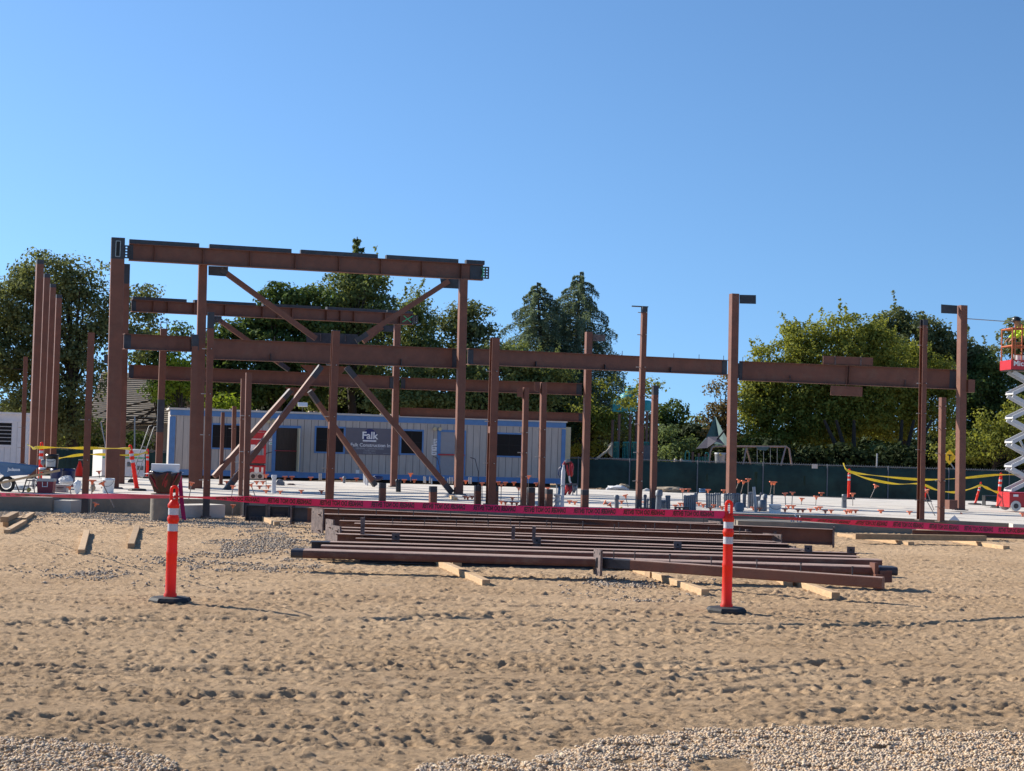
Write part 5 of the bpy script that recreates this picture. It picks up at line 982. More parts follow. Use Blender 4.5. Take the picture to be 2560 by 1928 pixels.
# ================================================================== THINGS ON THE SLAB, LEFT
def bucket(label, x0, x1, yt, yb, m='white', lid=None, band=None, Y=None, taper=.86, name='bucket', cat='bucket', label_patch=False, zb=None):
    cx = (x0 + x1) / 2; p = P(cx, yb, Y) if Y else onslab(cx, yb); s = p.y / F; R1 = (x1 - x0) * s / 2; h = (yb - yt) * s; r = thing(name, label, cat, p); b = MB(); n = 24
    b.lathe(p, [(R1 * taper, 0), (R1 * .97, h * .86), (R1 * 1.02, h * .87), (R1 * 1.02, h * .91), (R1 * .98, h * .92), (R1, h), (R1 * .93, h), (R1 * .88, h * .3)], n); b.build('pail', m, r)
    if lid: b = MB(); b.lathe(p + UZ * h, [(R1 * 1.04, -.03), (R1 * 1.04, .012), (R1 * .9, .016)], n); b.build('lid', lid, r)
    if label_patch:
        b = MB(); t = [-math.pi / 2 + k * .12 for k in range(-7, 8)]; v = []
        for a in t: v += [p + Vector((math.cos(a) * R1 * .965, math.sin(a) * R1 * .965, h * .12)), p + Vector((math.cos(a) * R1 * 1.0, math.sin(a) * R1 * 1.0, h * .66))]
        b.add(v, [(i * 2, i * 2 + 2, i * 2 + 3, i * 2 + 1) for i in range(14)]); w = b.build('paper_label', 'offwhite', r)
    b = MB(); b.tube([p + Vector((R1 * 1.02 * math.cos(a), -R1 * 1.05 * math.sin(a) * .45 - R1 * .6, h * (.9 - .45 * math.sin(a)))) for a in np.linspace(0, math.pi, 9)], .004, 5); b.build('handle', 'mill', r); return r, p, h
bucket('black bucket with a white label standing on the board behind the wheelbarrow', 113, 146, 1136, 1171, 'black', Y=34.5, label_patch=True)
bucket('white bucket right of the leftmost front post', 254.5, 285.5, 1196, 1233, 'white')
bucket('white tub with a blue rim by the wheelbarrow handles', 97, 114.5, 1171, 1180, 'drum', lid='white', Y=34.4)
bucket('left dark blue plastic drum half hidden by the cooler', 125, 154, 1172, 1216, 'drum', Y=34.2, taper=.95, name='drum', cat='drum')
bucket('right dark blue plastic drum behind the woven bag', 153, 187, 1172, 1218, 'drum', Y=34.6, taper=.95, name='drum', cat='drum')
bucket('blue bucket at the back edge of the slab near the tall plate armed column', 1747, 1764, 1222, 1231, 'blue', Y=46.5, taper=.9)
bucket('blue grey bucket with a label tied under the yellow tape', 2104, 2116, 1236, 1270, 'pipegrey', taper=1.1, label_patch=True)
r, p, h = bucket('large white bucket with a dark right side on the slab at right of the conduits', 1922, 1952, 1261, 1283, 'white', taper=.95)
def sboard(label, pts, Y, d, m, name='board', cat='board', zz_=None): b = MB(); b.outline(pts, Y, d); return tag(b.build(name, m, origin=P(*pts[0], Y)), label, cat)
sboard('plywood board carrying the black bucket', [(96, 1177), (151, 1173), (151, 1175), (96, 1180)], 34.2, .5, 'timber_old_shaded')
r = thing('trestle', 'low trestle holding the plywood board behind the wheelbarrow', 'trestle', onslab(120, 1216)); 
for x in (100, 148): b = MB(); q = P(x, 1180 if x < 120 else 1175, 34.5); b.cyl(q, Vector((q.x, q.y, .3)), .02, n=6); b.build('leg', 'timber_old_shaded', r)
# cooler
p = onslab(112, 1233); s = p.y / F; r = thing('cooler', 'dark red cooler with a pale lid in front of the drums', 'cooler', p); w, h, dd = 40 * s, 36 * s, .26; u = Vector((math.cos(.1), math.sin(.1), 0)); v = Vector((-u.y, u.x, 0)); c = p + v * dd / 2
b = MB(); b.ext([(-w / 2 * .92, 0), (w / 2 * .92, 0), (w / 2, h * .8), (-w / 2, h * .8)], p, p + v * dd, u, UZ); b.build('body', 'darkred', r); b = MB(); b.box(c + UZ * h * .9, w * 1.06, dd * 1.08, h * .18, u, v); b.build('lid', 'galv', r)
b = MB(); b.tube([p + u * x + UZ * z - v * .02 for x, z in ((-.05, h * .78), (-.05, h * .45), (.05, h * .45), (.05, h * .78))], .010, 5); b.build('handle', 'inkw', r)
p = onslab(150, 1231); s = p.y / F; r = thing('tool_box', 'small pale grey printed box right of the red cooler', 'box', p); b = MB(); b.ext([(-.12, 0), (.12, 0), (.135, .15), (-.135, .15)], p, p + AY * .2, AX, UZ); b.build('body', 'galv', r); b = MB(); b.box(p - AY * .004 + UZ * .10, .15, .004, .02); b.box(p - AY * .004 + UZ * .07, .11, .004, .012); b.build('print_bars', 'inkk', r); b = MB(); b.box(p + AY * .1 + UZ * .157, .29, .22, .014); b.build('lid', 'offwhite', r)
def lump(label, cx, cy, rx, ry, Y, m, name, cat, seed, group=None, dz=.6):
    import bmesh
    p = P(cx, cy, Y); s = Y / F; bm = bmesh.new(); bmesh.ops.create_icosphere(bm, subdivisions=4, radius=1); q = random.Random(seed); o = [q.uniform(0, 50) for _ in range(3)]
    from mathutils import noise
    for v in bm.verts:
        n_ = noise.noise(v.co * 1.6 + Vector(o)) * .35 + noise.noise(v.co * 4.5 + Vector(o)) * .16; v.co *= 1 + n_; v.co.x *= rx * s; v.co.z *= ry * s; v.co.y *= rx * s * dz
    me = bpy.data.meshes.new(name); bm.to_mesh(me); bm.free(); me.materials.append(M[m]); me.polygons.foreach_set('use_smooth', [True] * len(me.polygons)); ob = bpy.data.objects.new(name, me); COL.objects.link(ob); ob.location = p; return tag(ob, label, cat, group)
lump('crumpled woven bag leaning on the right blue drum', 166, 1203, 19, 12, 33.3, 'wovenbag', 'woven_bag', 'bag', 3)
lump('bright white plastic bag left of the leftmost front post', 194, 1217, 9, 17, 31.8, 'white', 'plastic_bag', 'bag', 5)
lump('pale crumpled bag lying under the wheelbarrow', 50, 1222, 26, 9, 33.0, 'offwhite', 'plastic_bag', 'bag', 8)
lump('round water jug behind the step stool', 84, 1210, 5, 14, 32.6, 'offwhite', 'water_jug', 'jug', 12)
lump('small orange coil of strap inside the step stool', 72, 1225, 5, 5, 31.9, 'capye', 'strap_coil', 'strap', 9)
lump('grey helmet shaped lump beside the black bucket', 108, 1156, 6, 8, 34.1, 'pipegrey', 'hard_hat', 'helmet', 14)
lump('dark grey plastic wrapped bundle on the slab below the trailer door', 700, 1209, 11, 10, 41.5, 'pipegrey', 'wrapped_bundle', 'bundle', 21)
lump('dusty scrap beside the dark wrapped bundle', 728, 1212, 10, 3.5, 42, 'rustplate', 'scrap', 'scrap', 23)
lump('brown sack on the slab right of the leftmost front post', 232, 1219, 6, 11, 31.6, 'board', 'sack', 'bag', 25)
lump('blue tarp bundle under the trailer near the rear brace foot', 943, 1195, 14, 6, 60, 'drum', 'tarp_bundle', 'tarp', 26)
for i, (x, y, rx, ry, m, lb) in enumerate([(1545, 1222, 26, 8, 'wovenbag', 'grey plastic sheet heap at the slab back edge left of the dirt clods'), (1560, 1217, 14, 7, 'board', 'straw coloured heap on the grey sheet by the green fence'), (1675, 1226, 34, 9, 'board', 'heap of pale dirt clods at the slab back edge behind the low conduits'), (1500, 1224, 10, 4, 'timber_old_shaded', 'small earth lump left of the grey sheet heap'), (1618, 1226, 10, 4, 'offwhite', 'white crumpled scrap between the two dark footed posts')]): lump(lb, x, y, rx, ry, 47.5, m, 'debris_heap', 'heap', 40 + i, dz=.8)
b = MB(); q = sp(758, 1232) if False else sp(684, 1233); b.lathe(q, [(.05, 0), (.05, .34), (.065, .36), (.065, .42)], 14); tag(b.build('riser_pipe', 'pipewhite', origin=q), 'white capped pipe stub beside the dark wrapped bundle', 'pipe')
# wheelbarrow
Yw = 31.6; r = thing('wheelbarrow', 'blue wheelbarrow with wooden handles at the left edge', 'wheelbarrow', onslab(20, 1231))
b = MB(); s = Yw / F
top = [P(-34, 1152, Yw), P(97, 1166, Yw), P(97, 1166, Yw + .62), P(-34, 1152, Yw + .62)]; bot = [P(12, 1192, Yw + .12), P(76, 1186, Yw + .12), P(76, 1186, Yw + .5), P(12, 1192, Yw + .5)]
inn = [p + (Vector((sum(q.x for q in top) / 4, sum(q.y for q in top) / 4, p.z)) - p) * .04 for p in top]; inb = [p + UZ * .015 for p in bot]
b.add(top + bot + inn + inb, [(0, 1, 5, 4), (1, 2, 6, 5), (2, 3, 7, 6), (3, 0, 4, 7), (4, 5, 6, 7), (8, 12, 13, 9), (9, 13, 14, 10), (10, 14, 15, 11), (11, 15, 12, 8), (15, 14, 13, 12), (0, 8, 9, 1), (1, 9, 10, 2), (2, 10, 11, 3), (3, 11, 8, 0)]); tray = b.build('tray', 'blue', r)
b = MB(); b.tube(top, .014, 6, closed=True); b.build('rim', 'blue', tray); words('Jackson', .085, 'inkw', tray, 'side_lettering', P(36, 1174, Yw + .03), AX, UZ, off=.002, nd=-AY, lift=.03)
for k, dy in ((0, .05), (1, .5)): b = MB(); b.bar(P(-30, 1214, Yw + dy), P(150, 1176, Yw + dy), .035, .045, AY); b.build('handle', 'timber', r)
c = P(16, 1211, Yw + .28); b = MB(); b.tube([c + Vector((math.cos(t) * .145, 0, math.sin(t) * .145)) for t in np.linspace(0, 6.283, 25)[:-1]], .038, 8, closed=True); w = b.build('wheel', 'rubber', r); b = MB(); b.cyl(c - AY * .03, c + AY * .03, .085, n=16); b.build('rim', 'galv', w)
for dy in (.05, .5): b = MB(); b.tube([P(34, 1196, Yw + dy), P(48, 1230, Yw + dy), P(56, 1232, Yw + dy), P(70, 1190, Yw + dy)], .012, 6); b.build('leg', 'mill', r)
# folding step stool
q = onslab(72, 1231); r = thing('step_stool', 'small folding step stool with dark blue treads under the wheelbarrow handle', 'step stool', q)
for dy in (0, .25): b = MB(); b.tube([q + Vector((-.11, dy, 0)), q + Vector((-.07, dy, .24)), q + Vector((.07, dy, .24)), q + Vector((.12, dy, 0))], .010, 6); b.build('frame', 'drum', r)
for z, y in ((.24, .12), (.13, .03)): b = MB(); b.box(q + Vector((0, y, z)), .15, .16, .02); b.build('tread', 'drum', r)
# lined bin on the concrete pier
q = Vector((pc.x + .05, pc.y, .50)); r = thing('lined_bin', 'round bin lined with a dark red and black bag, capped with white foam', 'bin', q); b = MB(); s = pc.y / F
b.lathe(q, [(.15, 0), (.22, .14), (.27, .28), (.28, .33), (.25, .33)], 20); b.build('bin_body', 'darkred', r); b = MB(); nb_ = 56; pr = [(.19, .02), (.215, .10), (.25, .20), (.285, .29), (.305, .37), (.295, .40), (.20, .395)]
vs = [q + Vector((math.cos(t) * rr, math.sin(t) * rr, z + .02 * math.sin(5 * t + 1) * (z > .05))) for z_i, (r0_, z) in enumerate(pr) for t in [2 * math.pi * k / nb_ for k in range(nb_)] for rr in [r0_ * (1 + .045 * math.sin(7 * t + z * 9) + .03 * math.sin(13 * t - z * 21))]]
b.add(vs, [(i * nb_ + k, i * nb_ + (k + 1) % nb_, (i + 1) * nb_ + (k + 1) % nb_, (i + 1) * nb_ + k) for i in range(len(pr) - 1) for k in range(nb_)], 0, True); b.build('bin_liner', 'liner', r)
for t0, t1 in ((-2.6, -1.9), (-1.2, -1.75), (-.5, -.9)): b = MB(); b.tube([q + Vector((math.cos(t) * (.18 + .14 * f), math.sin(t) * (.18 + .14 * f), .03 + .36 * f)) for f in np.linspace(1, .15, 6) for t in [t0 + (t1 - t0) * (1 - f)]], .014, 6); b.build('red_fold', 'darkred', r)
q2 = q + UZ * .385; r = thing('foam_box', 'white foam box on a crumpled white sheet on top of the lined bin', 'box', q2); b = MB(); b.bar(q2 + Vector((-.25, -.05, .085)), q2 + Vector((.25, .05, .085)), .34, .15, None, bev=.01); b.build('box_body', 'white', r); b = MB(); b.add([q2 + Vector(v) for v in ((-.37, -.18, -.03), (.20, -.26, .01), (.30, .2, .01), (-.2, .25, .012), (-.37, -.18, -.04), (.20, -.26, .0), (.30, .2, .0), (-.2, .25, .002))], [(0, 1, 2, 3), (4, 7, 6, 5), (0, 4, 5, 1), (1, 5, 6, 2), (2, 6, 7, 3), (3, 7, 4, 0)]); b.build('sheet', 'white', r)
# hand truck
r = thing('hand_truck', 'tall thin metal hand cart leaning left behind the orange posts', 'hand cart', sp(330, 1212)); Yh = 40.0
for (x0, y0), (x1, y1), o in (((373, 1065), (322, 1212), 0), ((385, 1068), (336, 1212), .3)): b = MB(); b.tube([P(x1, y1, Yh + o), P(x0, y0, Yh + o), P(x0 + 7, y0 - 1, Yh + o)], .013, 6); b.build('side_rail', 'pipegrey', r)
for k in (.15, .4, .65): b = MB(); b.cyl(lerp(P(322, 1212, Yh), P(373, 1065, Yh), k), lerp(P(336, 1212, Yh + .3), P(385, 1068, Yh + .3), k), .010, n=6); b.build('cross_bar', 'pipegrey', r)
b = MB(); c = P(328, 1206, Yh); b.cyl(c - AY * .02, c + AY * .3, .09, n=14); b.build('wheel', 'rubber', r)
b = MB(); b.cyl(P(263.5, 1114, 54), P(252, 1055, 54), .02, n=6); b.cyl(P(264, 1190, 54), P(263.5, 1114, 54), .02, n=6); tag(b.build('thin_pole', 'galv', origin=P(264, 1190, 54)), 'thin bent pole standing just left of the massive column', 'pole')
b = MB(); b.cyl(P(336, 1150, 76), P(337, 1040, 76), .04, n=8); tag(b.build('thin_pole', 'galv', origin=P(336, 1150, 76)), 'pale upright pole before the tiled roof', 'pole')
# white riser with red harness
q = onslab(1405, 1270); r = thing('wrapped_riser', 'tall white wrapped pipe with a cone shaped top', 'pipe', q); b = MB(); t = P(1409, 1162, q.y); a = (t - q).normalized(); L = (t - q).length; b.lathe(q, [(.042, 0), (.042, L * .10), (.036, L * .12), (.040, L * .55), (.044, L * .60), (.044, L * .85), (.02, L * .95), (.016, L)], 14, a); b.build('pipe', 'pipewhite', r); b = MB(); b.lathe(q + a * L * .5, [(.055, 0), (.055, .03)], 12, a); b.build('coupling', 'galv', r)
q3 = onslab(1393, 1268); r = thing('valve_stub', 'squat white valve fitting left of the white wrapped pipe', 'pipe fitting', q3); b = MB(); b.lathe(q3, [(.08, 0), (.08, .03), (.05, .05), (.05, .10), (.075, .13), (.05, .17), (.05, .22), (.08, .24), (.08, .27)], 14); b.build('fitting', 'pipewhite', r)
Yh = q.y + .1; r = thing('safety_harness', 'red safety harness hanging from the white wrapped pipe', 'harness', P(1420, 1160, Yh), None); s = Yh / F
b = MB(); b.tube([P(1408, 1164, Yh - .08), P(1413, 1156, Yh - .05), P(1422, 1153, Yh), P(1430, 1158, Yh)], .03, 7); b.build('hook_strap', 'darkred', r)
for k, (pts, w) in enumerate([([(1417, 1162), (1419, 1175), (1422, 1186), (1424, 1194)], .028), ([(1425, 1160), (1428, 1172), (1429, 1186), (1428, 1192)], .036), ([(1431, 1158), (1432, 1168), (1430, 1180)], .024)]): b = MB(); b.tube([P(x, y, Yh + .04 * k) for x, y in pts], [w * .6, w, w, w * .5], 7); b.build('strap', 'red', r)
b = MB(); b.tube([P(x, y, Yh) for x, y in ((1405, 1165), (1398, 1172), (1396, 1186), (1400, 1194), (1404, 1186))], .012, 5); b.build('rope', 'drum', r); b = MB(); b.tube([P(x, y, Yh) for x, y in ((1423, 1190), (1424, 1202), (1427, 1208))], .022, 6); b.build('white_lanyard', 'white', r)
b = MB(); b.bar(P(1413, 1154, Yh - .08), P(1424, 1151, Yh - .02), .06, .05); b.build('buckle_pack', 'pipegrey', r)
r = thing('tool_cart', 'low cart piled with red and blue straps beside the white wrapped pipe', 'cart', onslab(1415, 1240)); Yc = 37.0
b = MB(); b.outline([(1391, 1211), (1444, 1211), (1444, 1214), (1391, 1214)], Yc, .5); b.build('top_rail', 'mill', r)
for x in (1392, 1403, 1432, 1442): b = MB(); b.cyl(P(x, 1212, Yc + .02), P(x, 1238, Yc + .02), .016, n=6); b.build('leg', 'galv', r)
for i, (x, y, m, w) in enumerate([(1416, 1222, 'red', .05), (1424, 1226, 'darkred', .055), (1436, 1222, 'pipegrey', .04), (1398, 1226, 'blue', .05), (1428, 1218, 'red', .04), (1413, 1228, 'darkred', .05)]): b = MB(); b.tube([P(x, y - 9, Yc - .05 + .05 * i), P(x + 2, y, Yc - .09 + .05 * i), P(x - 1, y + 9, Yc - .02 + .05 * i)], [w * .5, w, w * .6], 8); b.build('hanging_strap', m, r)
for lb, x0, y0, m in (('white plate on the slab by the danger tape end', 2386, 1308, 'white'), ('pale folded paper by the concrete ledge at right', 2118, 1322, 'offwhite'), ('grey paper scrap lying by the ledge under the tall studded post', 2272, 1326, 'galv')): q = onz(x0, y0) if y0 > 1310 else onslab(x0, y0 - 6); b = MB(); b.add([q + Vector(v) for v in ((-.12, 0, .01), (.12, .02, .01), (.02, .06, .12), (-.12, .01, .0), (.12, .03, .0), (.02, .08, .11))], [(0, 1, 2), (3, 5, 4), (0, 3, 4, 1), (1, 4, 5, 2), (2, 5, 3, 0)]); tag(b.build('paper_scrap', m, origin=q), lb, 'scrap')
r = thing('rebar_bundle', 'splayed bundle of rebar ends at the slab edge behind the rear beam', 'rebar', onz(2035, 1312, .1))
for x0, y0, x1, y1 in ((1975, 1309, 1982, 1315), (1973, 1292, 1983, 1312), (1980, 1296, 1990, 1314), (1988, 1288, 1997, 1312), (2000, 1290, 2003, 1312), (2008, 1300, 1985, 1314), (2016, 1306, 1992, 1314), (2030, 1307, 2020, 1316), (1989, 1286, 1992, 1298)): b = MB(); b.cyl(P(x0, y0, 31.8), P(x1, y1, 31.6), .012, n=5); b.build('bar', 'galv', r)
q = P(2376, 1150, 74); r = thing('warning_sign', 'tilted yellow diamond warning sign above the green fence at right', 'sign', P(2395, 1180, 74)); b = MB(); u = Vector((.55, -.35, 0)).normalized(); c = P(2374, 1143, 74)
b.add([c + u * (x * .33) + UZ * (z * .36) + AY * y for y in (0, .015) for x, z in ((-1, 0), (0, -1), (1, 0), (0, 1))], [(0, 1, 2, 3), (7, 6, 5, 4), (0, 4, 5, 1), (1, 5, 6, 2), (2, 6, 7, 3), (3, 7, 4, 0)]); pl = b.build('panel', 'yellow', r); b = MB(); nd = u.cross(UZ); nd = nd if nd.y < 0 else -nd
b.box(c - UZ * .03 + nd * .008, .05, .006, .26, u, nd); b.box(c + UZ * .10 + nd * .008, .22, .006, .05, u, nd); b.build('symbol', 'dark', pl); b = MB(); b.cyl(P(2394, 1185, 74), c + AY * .04 - UZ * .2, .03, n=6); b.build('pole', 'galv', r)
for lb, x in (('pale light pole rising behind the green fence near the tree trunks', 2192),): b = MB(); b.cyl(P(x - 1, 1180, 80), P(x + 1, 1134, 80), .04, n=6); tag(b.build('thin_pole', 'galv', origin=P(x, 1180, 80)), lb, 'pole')
r = thing('battery_pack', 'dark open crate beside the lift base at right', 'crate', sp(2480, 1262)); b = MB(); q = P(2481, 1252, 45); b.box(q, .5, .3, .02)
for dx in (-.25, .25): b.box(q + AX * dx, .02, .3, .30)
b.box(q + UZ * .14, .5, .3, .02); b.box(q - UZ * .14, .5, .3, .02); b.build('frame', 'black', r)

# ================================================================== PLAYGROUND
Yp = 88.0; zp = -1.0
r = thing('play_tower', 'playground tower with teal roofs and teal rail panels behind the fence', 'play tower', Vector((P(1580, 1150, Yp).x, Yp, zp)))
for x, yt in ((1532, 1050), (1548.5, 1035), (1576, 1038), (1592, 1030), (1618, 1028), (1627, 1035)): b = MB(); q = P(x, yt, Yp + .5 * (x % 3)); b.cyl(Vector((q.x, q.y, zp)), q, .085, n=10); b.build('post', 'playpost', r)
for x0, x1 in ((1535, 1547), (1558, 1573), (1580, 1595), (1607, 1622)):
    b = MB(); t0, t1 = P(x0, 1106, Yp - .1), P(x1, 1106, Yp - .1); bz = P(x0, 1148, Yp - .1).z; k = 0
    while k <= 1.001: q = lerp(t0, t1, k); b.cyl(q, Vector((q.x, q.y, bz)), .022, n=6); k += .25
    b.cyl(t0, t1, .035, n=6); b.cyl(Vector((t0.x, t0.y, bz)), Vector((t1.x, t1.y, bz)), .035, n=6); b.build('rail_panel', 'tealgreen', r)
b = MB(); q = P(1590, 1150, Yp); b.box(q + AX * -.1, 2.5, 1.6, .12); b.build('platform', 'playpost', r); b = MB(); q = P(1617, 1138, Yp - .2); b.box(q, .45, .06, 1.1); b.build('wall_panel', 'groove', r)
def roof(x0, x1, yt, yb, dm_):
    c = P((x0 + x1) / 2, yb, Yp + .4); R1 = (x1 - x0) * Yp / F / 2; h = (yb - yt) * Yp / F; b = MB(); b.lathe(c, [(R1, 0), (R1 * 1.0, h * .55), (R1 * .97, h * .8), (R1 * .85, h * .95), (R1 * .5, h), (R1 * .05, h * 1.02)], 20); b.build('roof', 'teal', r)
roof(1547, 1592, 984, 1027, 0); roof(1562, 1595, 969, 985, 0); roof(1531, 1558, 998, 1030, 0); roof(1605, 1628, 1001, 1027, 0)
b = MB(); pts = [P(x, y, Yp - .3) for x, y in ((1530, 1108), (1524, 1120), (1514, 1130), (1498, 1142), (1478, 1160))]
for k in (-1, 1): b.tube([p + AY * k * .28 for p in pts], .06, 6)
for p, q in zip(pts[:-1], pts[1:]): b.bar(p, q, .56, .05, AY)
b.outline([(1522, 1114), (1531, 1105), (1531, 1143), (1521, 1133)], Yp - .5, .8); b.build('slide', 'beige', r)
r = thing('swing_set', 'pale metal swing frame with splayed legs beyond the green fence', 'swing set', Vector((P(1870, 1150, 86).x, 86, zp))); b = MB(); b.tube([P(x, y, 86) for x, y in ((1770, 1185), (1776, 1130), (1781, 1118), (1790, 1116), (1900, 1117), (1966, 1117), (1973, 1122), (1983, 1188))], .05, 8); b.build('top_frame', 'swing', r)
for (x0, y0), (x1, y1), Yq in (((1866, 1120), (1852, 1190), 84.8), ((1866, 1120), (1886, 1190), 87), ((1964, 1118), (1946, 1190), 84.8)): b = MB(); b.cyl(P(x0, y0, 86), P(x1, y1, Yq), .045, n=8); b.build('leg', 'swing', r)
for x in (1893, 1909, 1926, 1943): b = MB(); b.cyl(P(x, 1118, 86), P(x, 1175, 86), .012, n=5); b.build('swing_chain', 'galv', r)
b = MB(); b.outline([(1890, 1118), (1925, 1118), (1915, 1127), (1897, 1125)], 85.9, .15); b.build('folded_seat', 'sail', r)
r = thing('shade_sail', 'torn grey green shade sail peak behind the plate armed column', 'shade sail', P(1780, 1120, 90)); b = MB()
sv = [P(1741, 1122, 88), P(1788, 1040, 92), P(1803, 1070, 90), P(1830, 1118, 89), P(1795, 1095, 91), P(1765, 1095, 90.5), P(1775, 1110, 89), P(1810, 1112, 89.5)]
b.add(sv, [(0, 5, 6), (5, 1, 4), (1, 2, 4), (2, 3, 7), (4, 2, 7), (5, 4, 6), (6, 4, 7)]); b.add([v + AY * .05 for v in sv], [(0, 6, 5), (5, 4, 1), (1, 4, 2), (2, 7, 3), (4, 7, 2), (5, 6, 4), (6, 7, 4)]); b.build('cloth', 'sail', r)
b = MB(); sv = [P(1741, 1122, 87.9), P(1770, 1092, 89), P(1795, 1092, 89), P(1812, 1112, 88), P(1790, 1104, 88), P(1768, 1120, 87.8)]; b.add(sv + [v + AY * .04 for v in sv], [(0, 1, 5), (1, 2, 4), (1, 4, 5), (2, 3, 4), (6, 11, 7), (7, 10, 8), (7, 11, 10), (8, 10, 9)]); b.build('lower_cloth', 'sail2', r)
b = MB(); b.tube([P(x, y, 88.5) for x, y in ((1741, 1122), (1780, 1112), (1800, 1090), (1812, 1075))], .05, 6); b.build('edge_rope', 'dark', r)
r = thing('low_climber', 'low teal climbing frame beyond the middle of the fence', 'climbing frame', P(1730, 1155, 87)); 
for x, y in ((1713, 1128), (1762, 1132)): b = MB(); b.tube([P(x, 1165, 87), P(x, y + 6, 87), P(x + 3, y, 87), P(x + 7, y, 87), P(x + 10, y + 6, 87), P(x + 10, 1165, 87)], .035, 6); b.build('hoop', 'tealgreen', r)
b = MB(); b.outline([(1703, 1150), (1732, 1151), (1732, 1156), (1703, 1155)], 87, .6); b.build('deck', 'teal', r)
for k, x in enumerate((1732, 1747, 1763)): b = MB(); q = P(x, 1130 + 3 * k, 87); b.cyl(q, q - UZ * 1.0, .07, n=8); b.build('post', 'playpost', r)
b = MB()
for x in range(1740, 1772, 4): q = P(x, 1142, 86.8); b.cyl(q, q - UZ * .5, .02, n=5)
b.build('rail_panel', 'tealgreen', r)
for lb, x in (('left little brown post top showing over the fence', 1688), ('right little brown post top showing over the fence', 1703)): q = P(x, 1147, 80); b = MB(); b.lathe(q - UZ * 1.2, [(.07, 0), (.08, 1.1), (.06, 1.18), (.02, 1.22)], 8); tag(b.build('post', 'beige', origin=q), lb, 'post', 'little post tops over the fence')
q = P(1800, 1160, 85); r = thing('climbing_tub', 'pale round tub shaped play piece left of the plate armed column', 'play tub', q); b = MB(); b.lathe(q, [(.26, -.3), (.30, .5), (.34, .60), (.31, .62), (.25, .3)], 16); b.build('tub', 'galv', r); b = MB(); q2 = P(1799, 1134, 84.6); b.cyl(q2, q2 + AX * .1 - UZ * .1, .05, n=8); b.build('yellow_clip', 'capye', r)

# ================================================================== HOUSE BEHIND
r = thing('tiled_house', 'house with a pale tiled roof glimpsed behind the left trees', 'house', P(340, 1120, 86)); Yo = 86.0; b = MB(); n = 26; A0, A1_ = P(215, 1056, Yo), P(425, 1060, Yo); B0, B1_ = P(255, 930, Yo + 5), P(425, 935, Yo + 5)
for k in range(n):
    t0, t1 = k / n, (k + 1) / n; p, q = lerp(A0, B0, t0), lerp(A1_, B1_, t0); s_, t_ = lerp(A0, B0, t1), lerp(A1_, B1_, t1); lift = Vector((0, -.03, .07)); b.add([p + lift, q + lift, t_, s_, p - lift * .5, q - lift * .5], [(0, 1, 2, 3), (0, 4, 5, 1)])
b.build('roof', 'roof', r); b = MB(); b.outline([(225, 1058), (420, 1061), (420, 1150), (225, 1150)], Yo + .8, 4); b.build('wall', 'stucco', r); b = MB(); b.outline([(420, 1000), (452, 1001), (452, 1016), (420, 1014)], Yo - .5, 3); b.build('porch_roof', 'roof', r)

# ================================================================== PEOPLE
def skinned(name, pts, edges, m, parent, sub=2, root=0):
    me = bpy.data.meshes.new(name); me.from_pydata([p[:3] for p in pts], edges, []); ob = bpy.data.objects.new(name, me); COL.objects.link(ob)
    sk = ob.modifiers.new('s', 'SKIN'); sk.use_smooth_shade = True
    if not me.skin_vertices: me.skin_vertices.new()
    for i, p in enumerate(pts): me.skin_vertices[0].data[i].radius = (p[3], p[4] if len(p) > 4 else p[3]); me.skin_vertices[0].data[i].use_root = (i == root)
    sb = ob.modifiers.new('b', 'SUBSURF'); sb.levels = sub; sb.render_levels = sub
    dg = bpy.context.evaluated_depsgraph_get(); ev = bpy.data.meshes.new_from_object(ob.evaluated_get(dg)); bpy.data.objects.remove(ob); o = bpy.data.objects.new(name, ev); COL.objects.link(o); ev.materials.clear(); ev.materials.append(M[m]); ev.name = name
    ev.polygons.foreach_set('use_smooth', [True] * len(ev.polygons)); o.parent = parent; return o
def hand(pts, edges, wi, w, d, side, s=1.0):   # palm, four unequal bent fingers and a thumb
    d = Vector(d).normalized(); side = Vector(side).normalized(); n = d.cross(side); k = len(pts); c = Vector(w) + d * .06 * s; pts.append((*c, .024 * s, .034 * s)); edges.append((wi, k))
    for i, (o, L) in enumerate(((-.030, .060), (-.010, .075), (.010, .070), (.029, .055))):
        a = c + side * o * s + d * .03 * s; e = a + d * L * .5 * s; f = e + (d * .6 - n * .8).normalized() * L * .5 * s; j = len(pts); pts += [(*a, .010 * s), (*e, .009 * s), (*f, .007 * s)]; edges += [(k, j), (j, j + 1), (j + 1, j + 2)]
    a = Vector(w) + d * .03 * s - side * .032 * s; e = a + (d * .6 - side * .8).normalized() * .04 * s; f = e + (d - side * .1).normalized() * .03 * s; j = len(pts); pts += [(*a, .012 * s), (*e, .010 * s), (*f, .008 * s)]; edges += [(k, j), (j, j + 1), (j + 1, j + 2)]
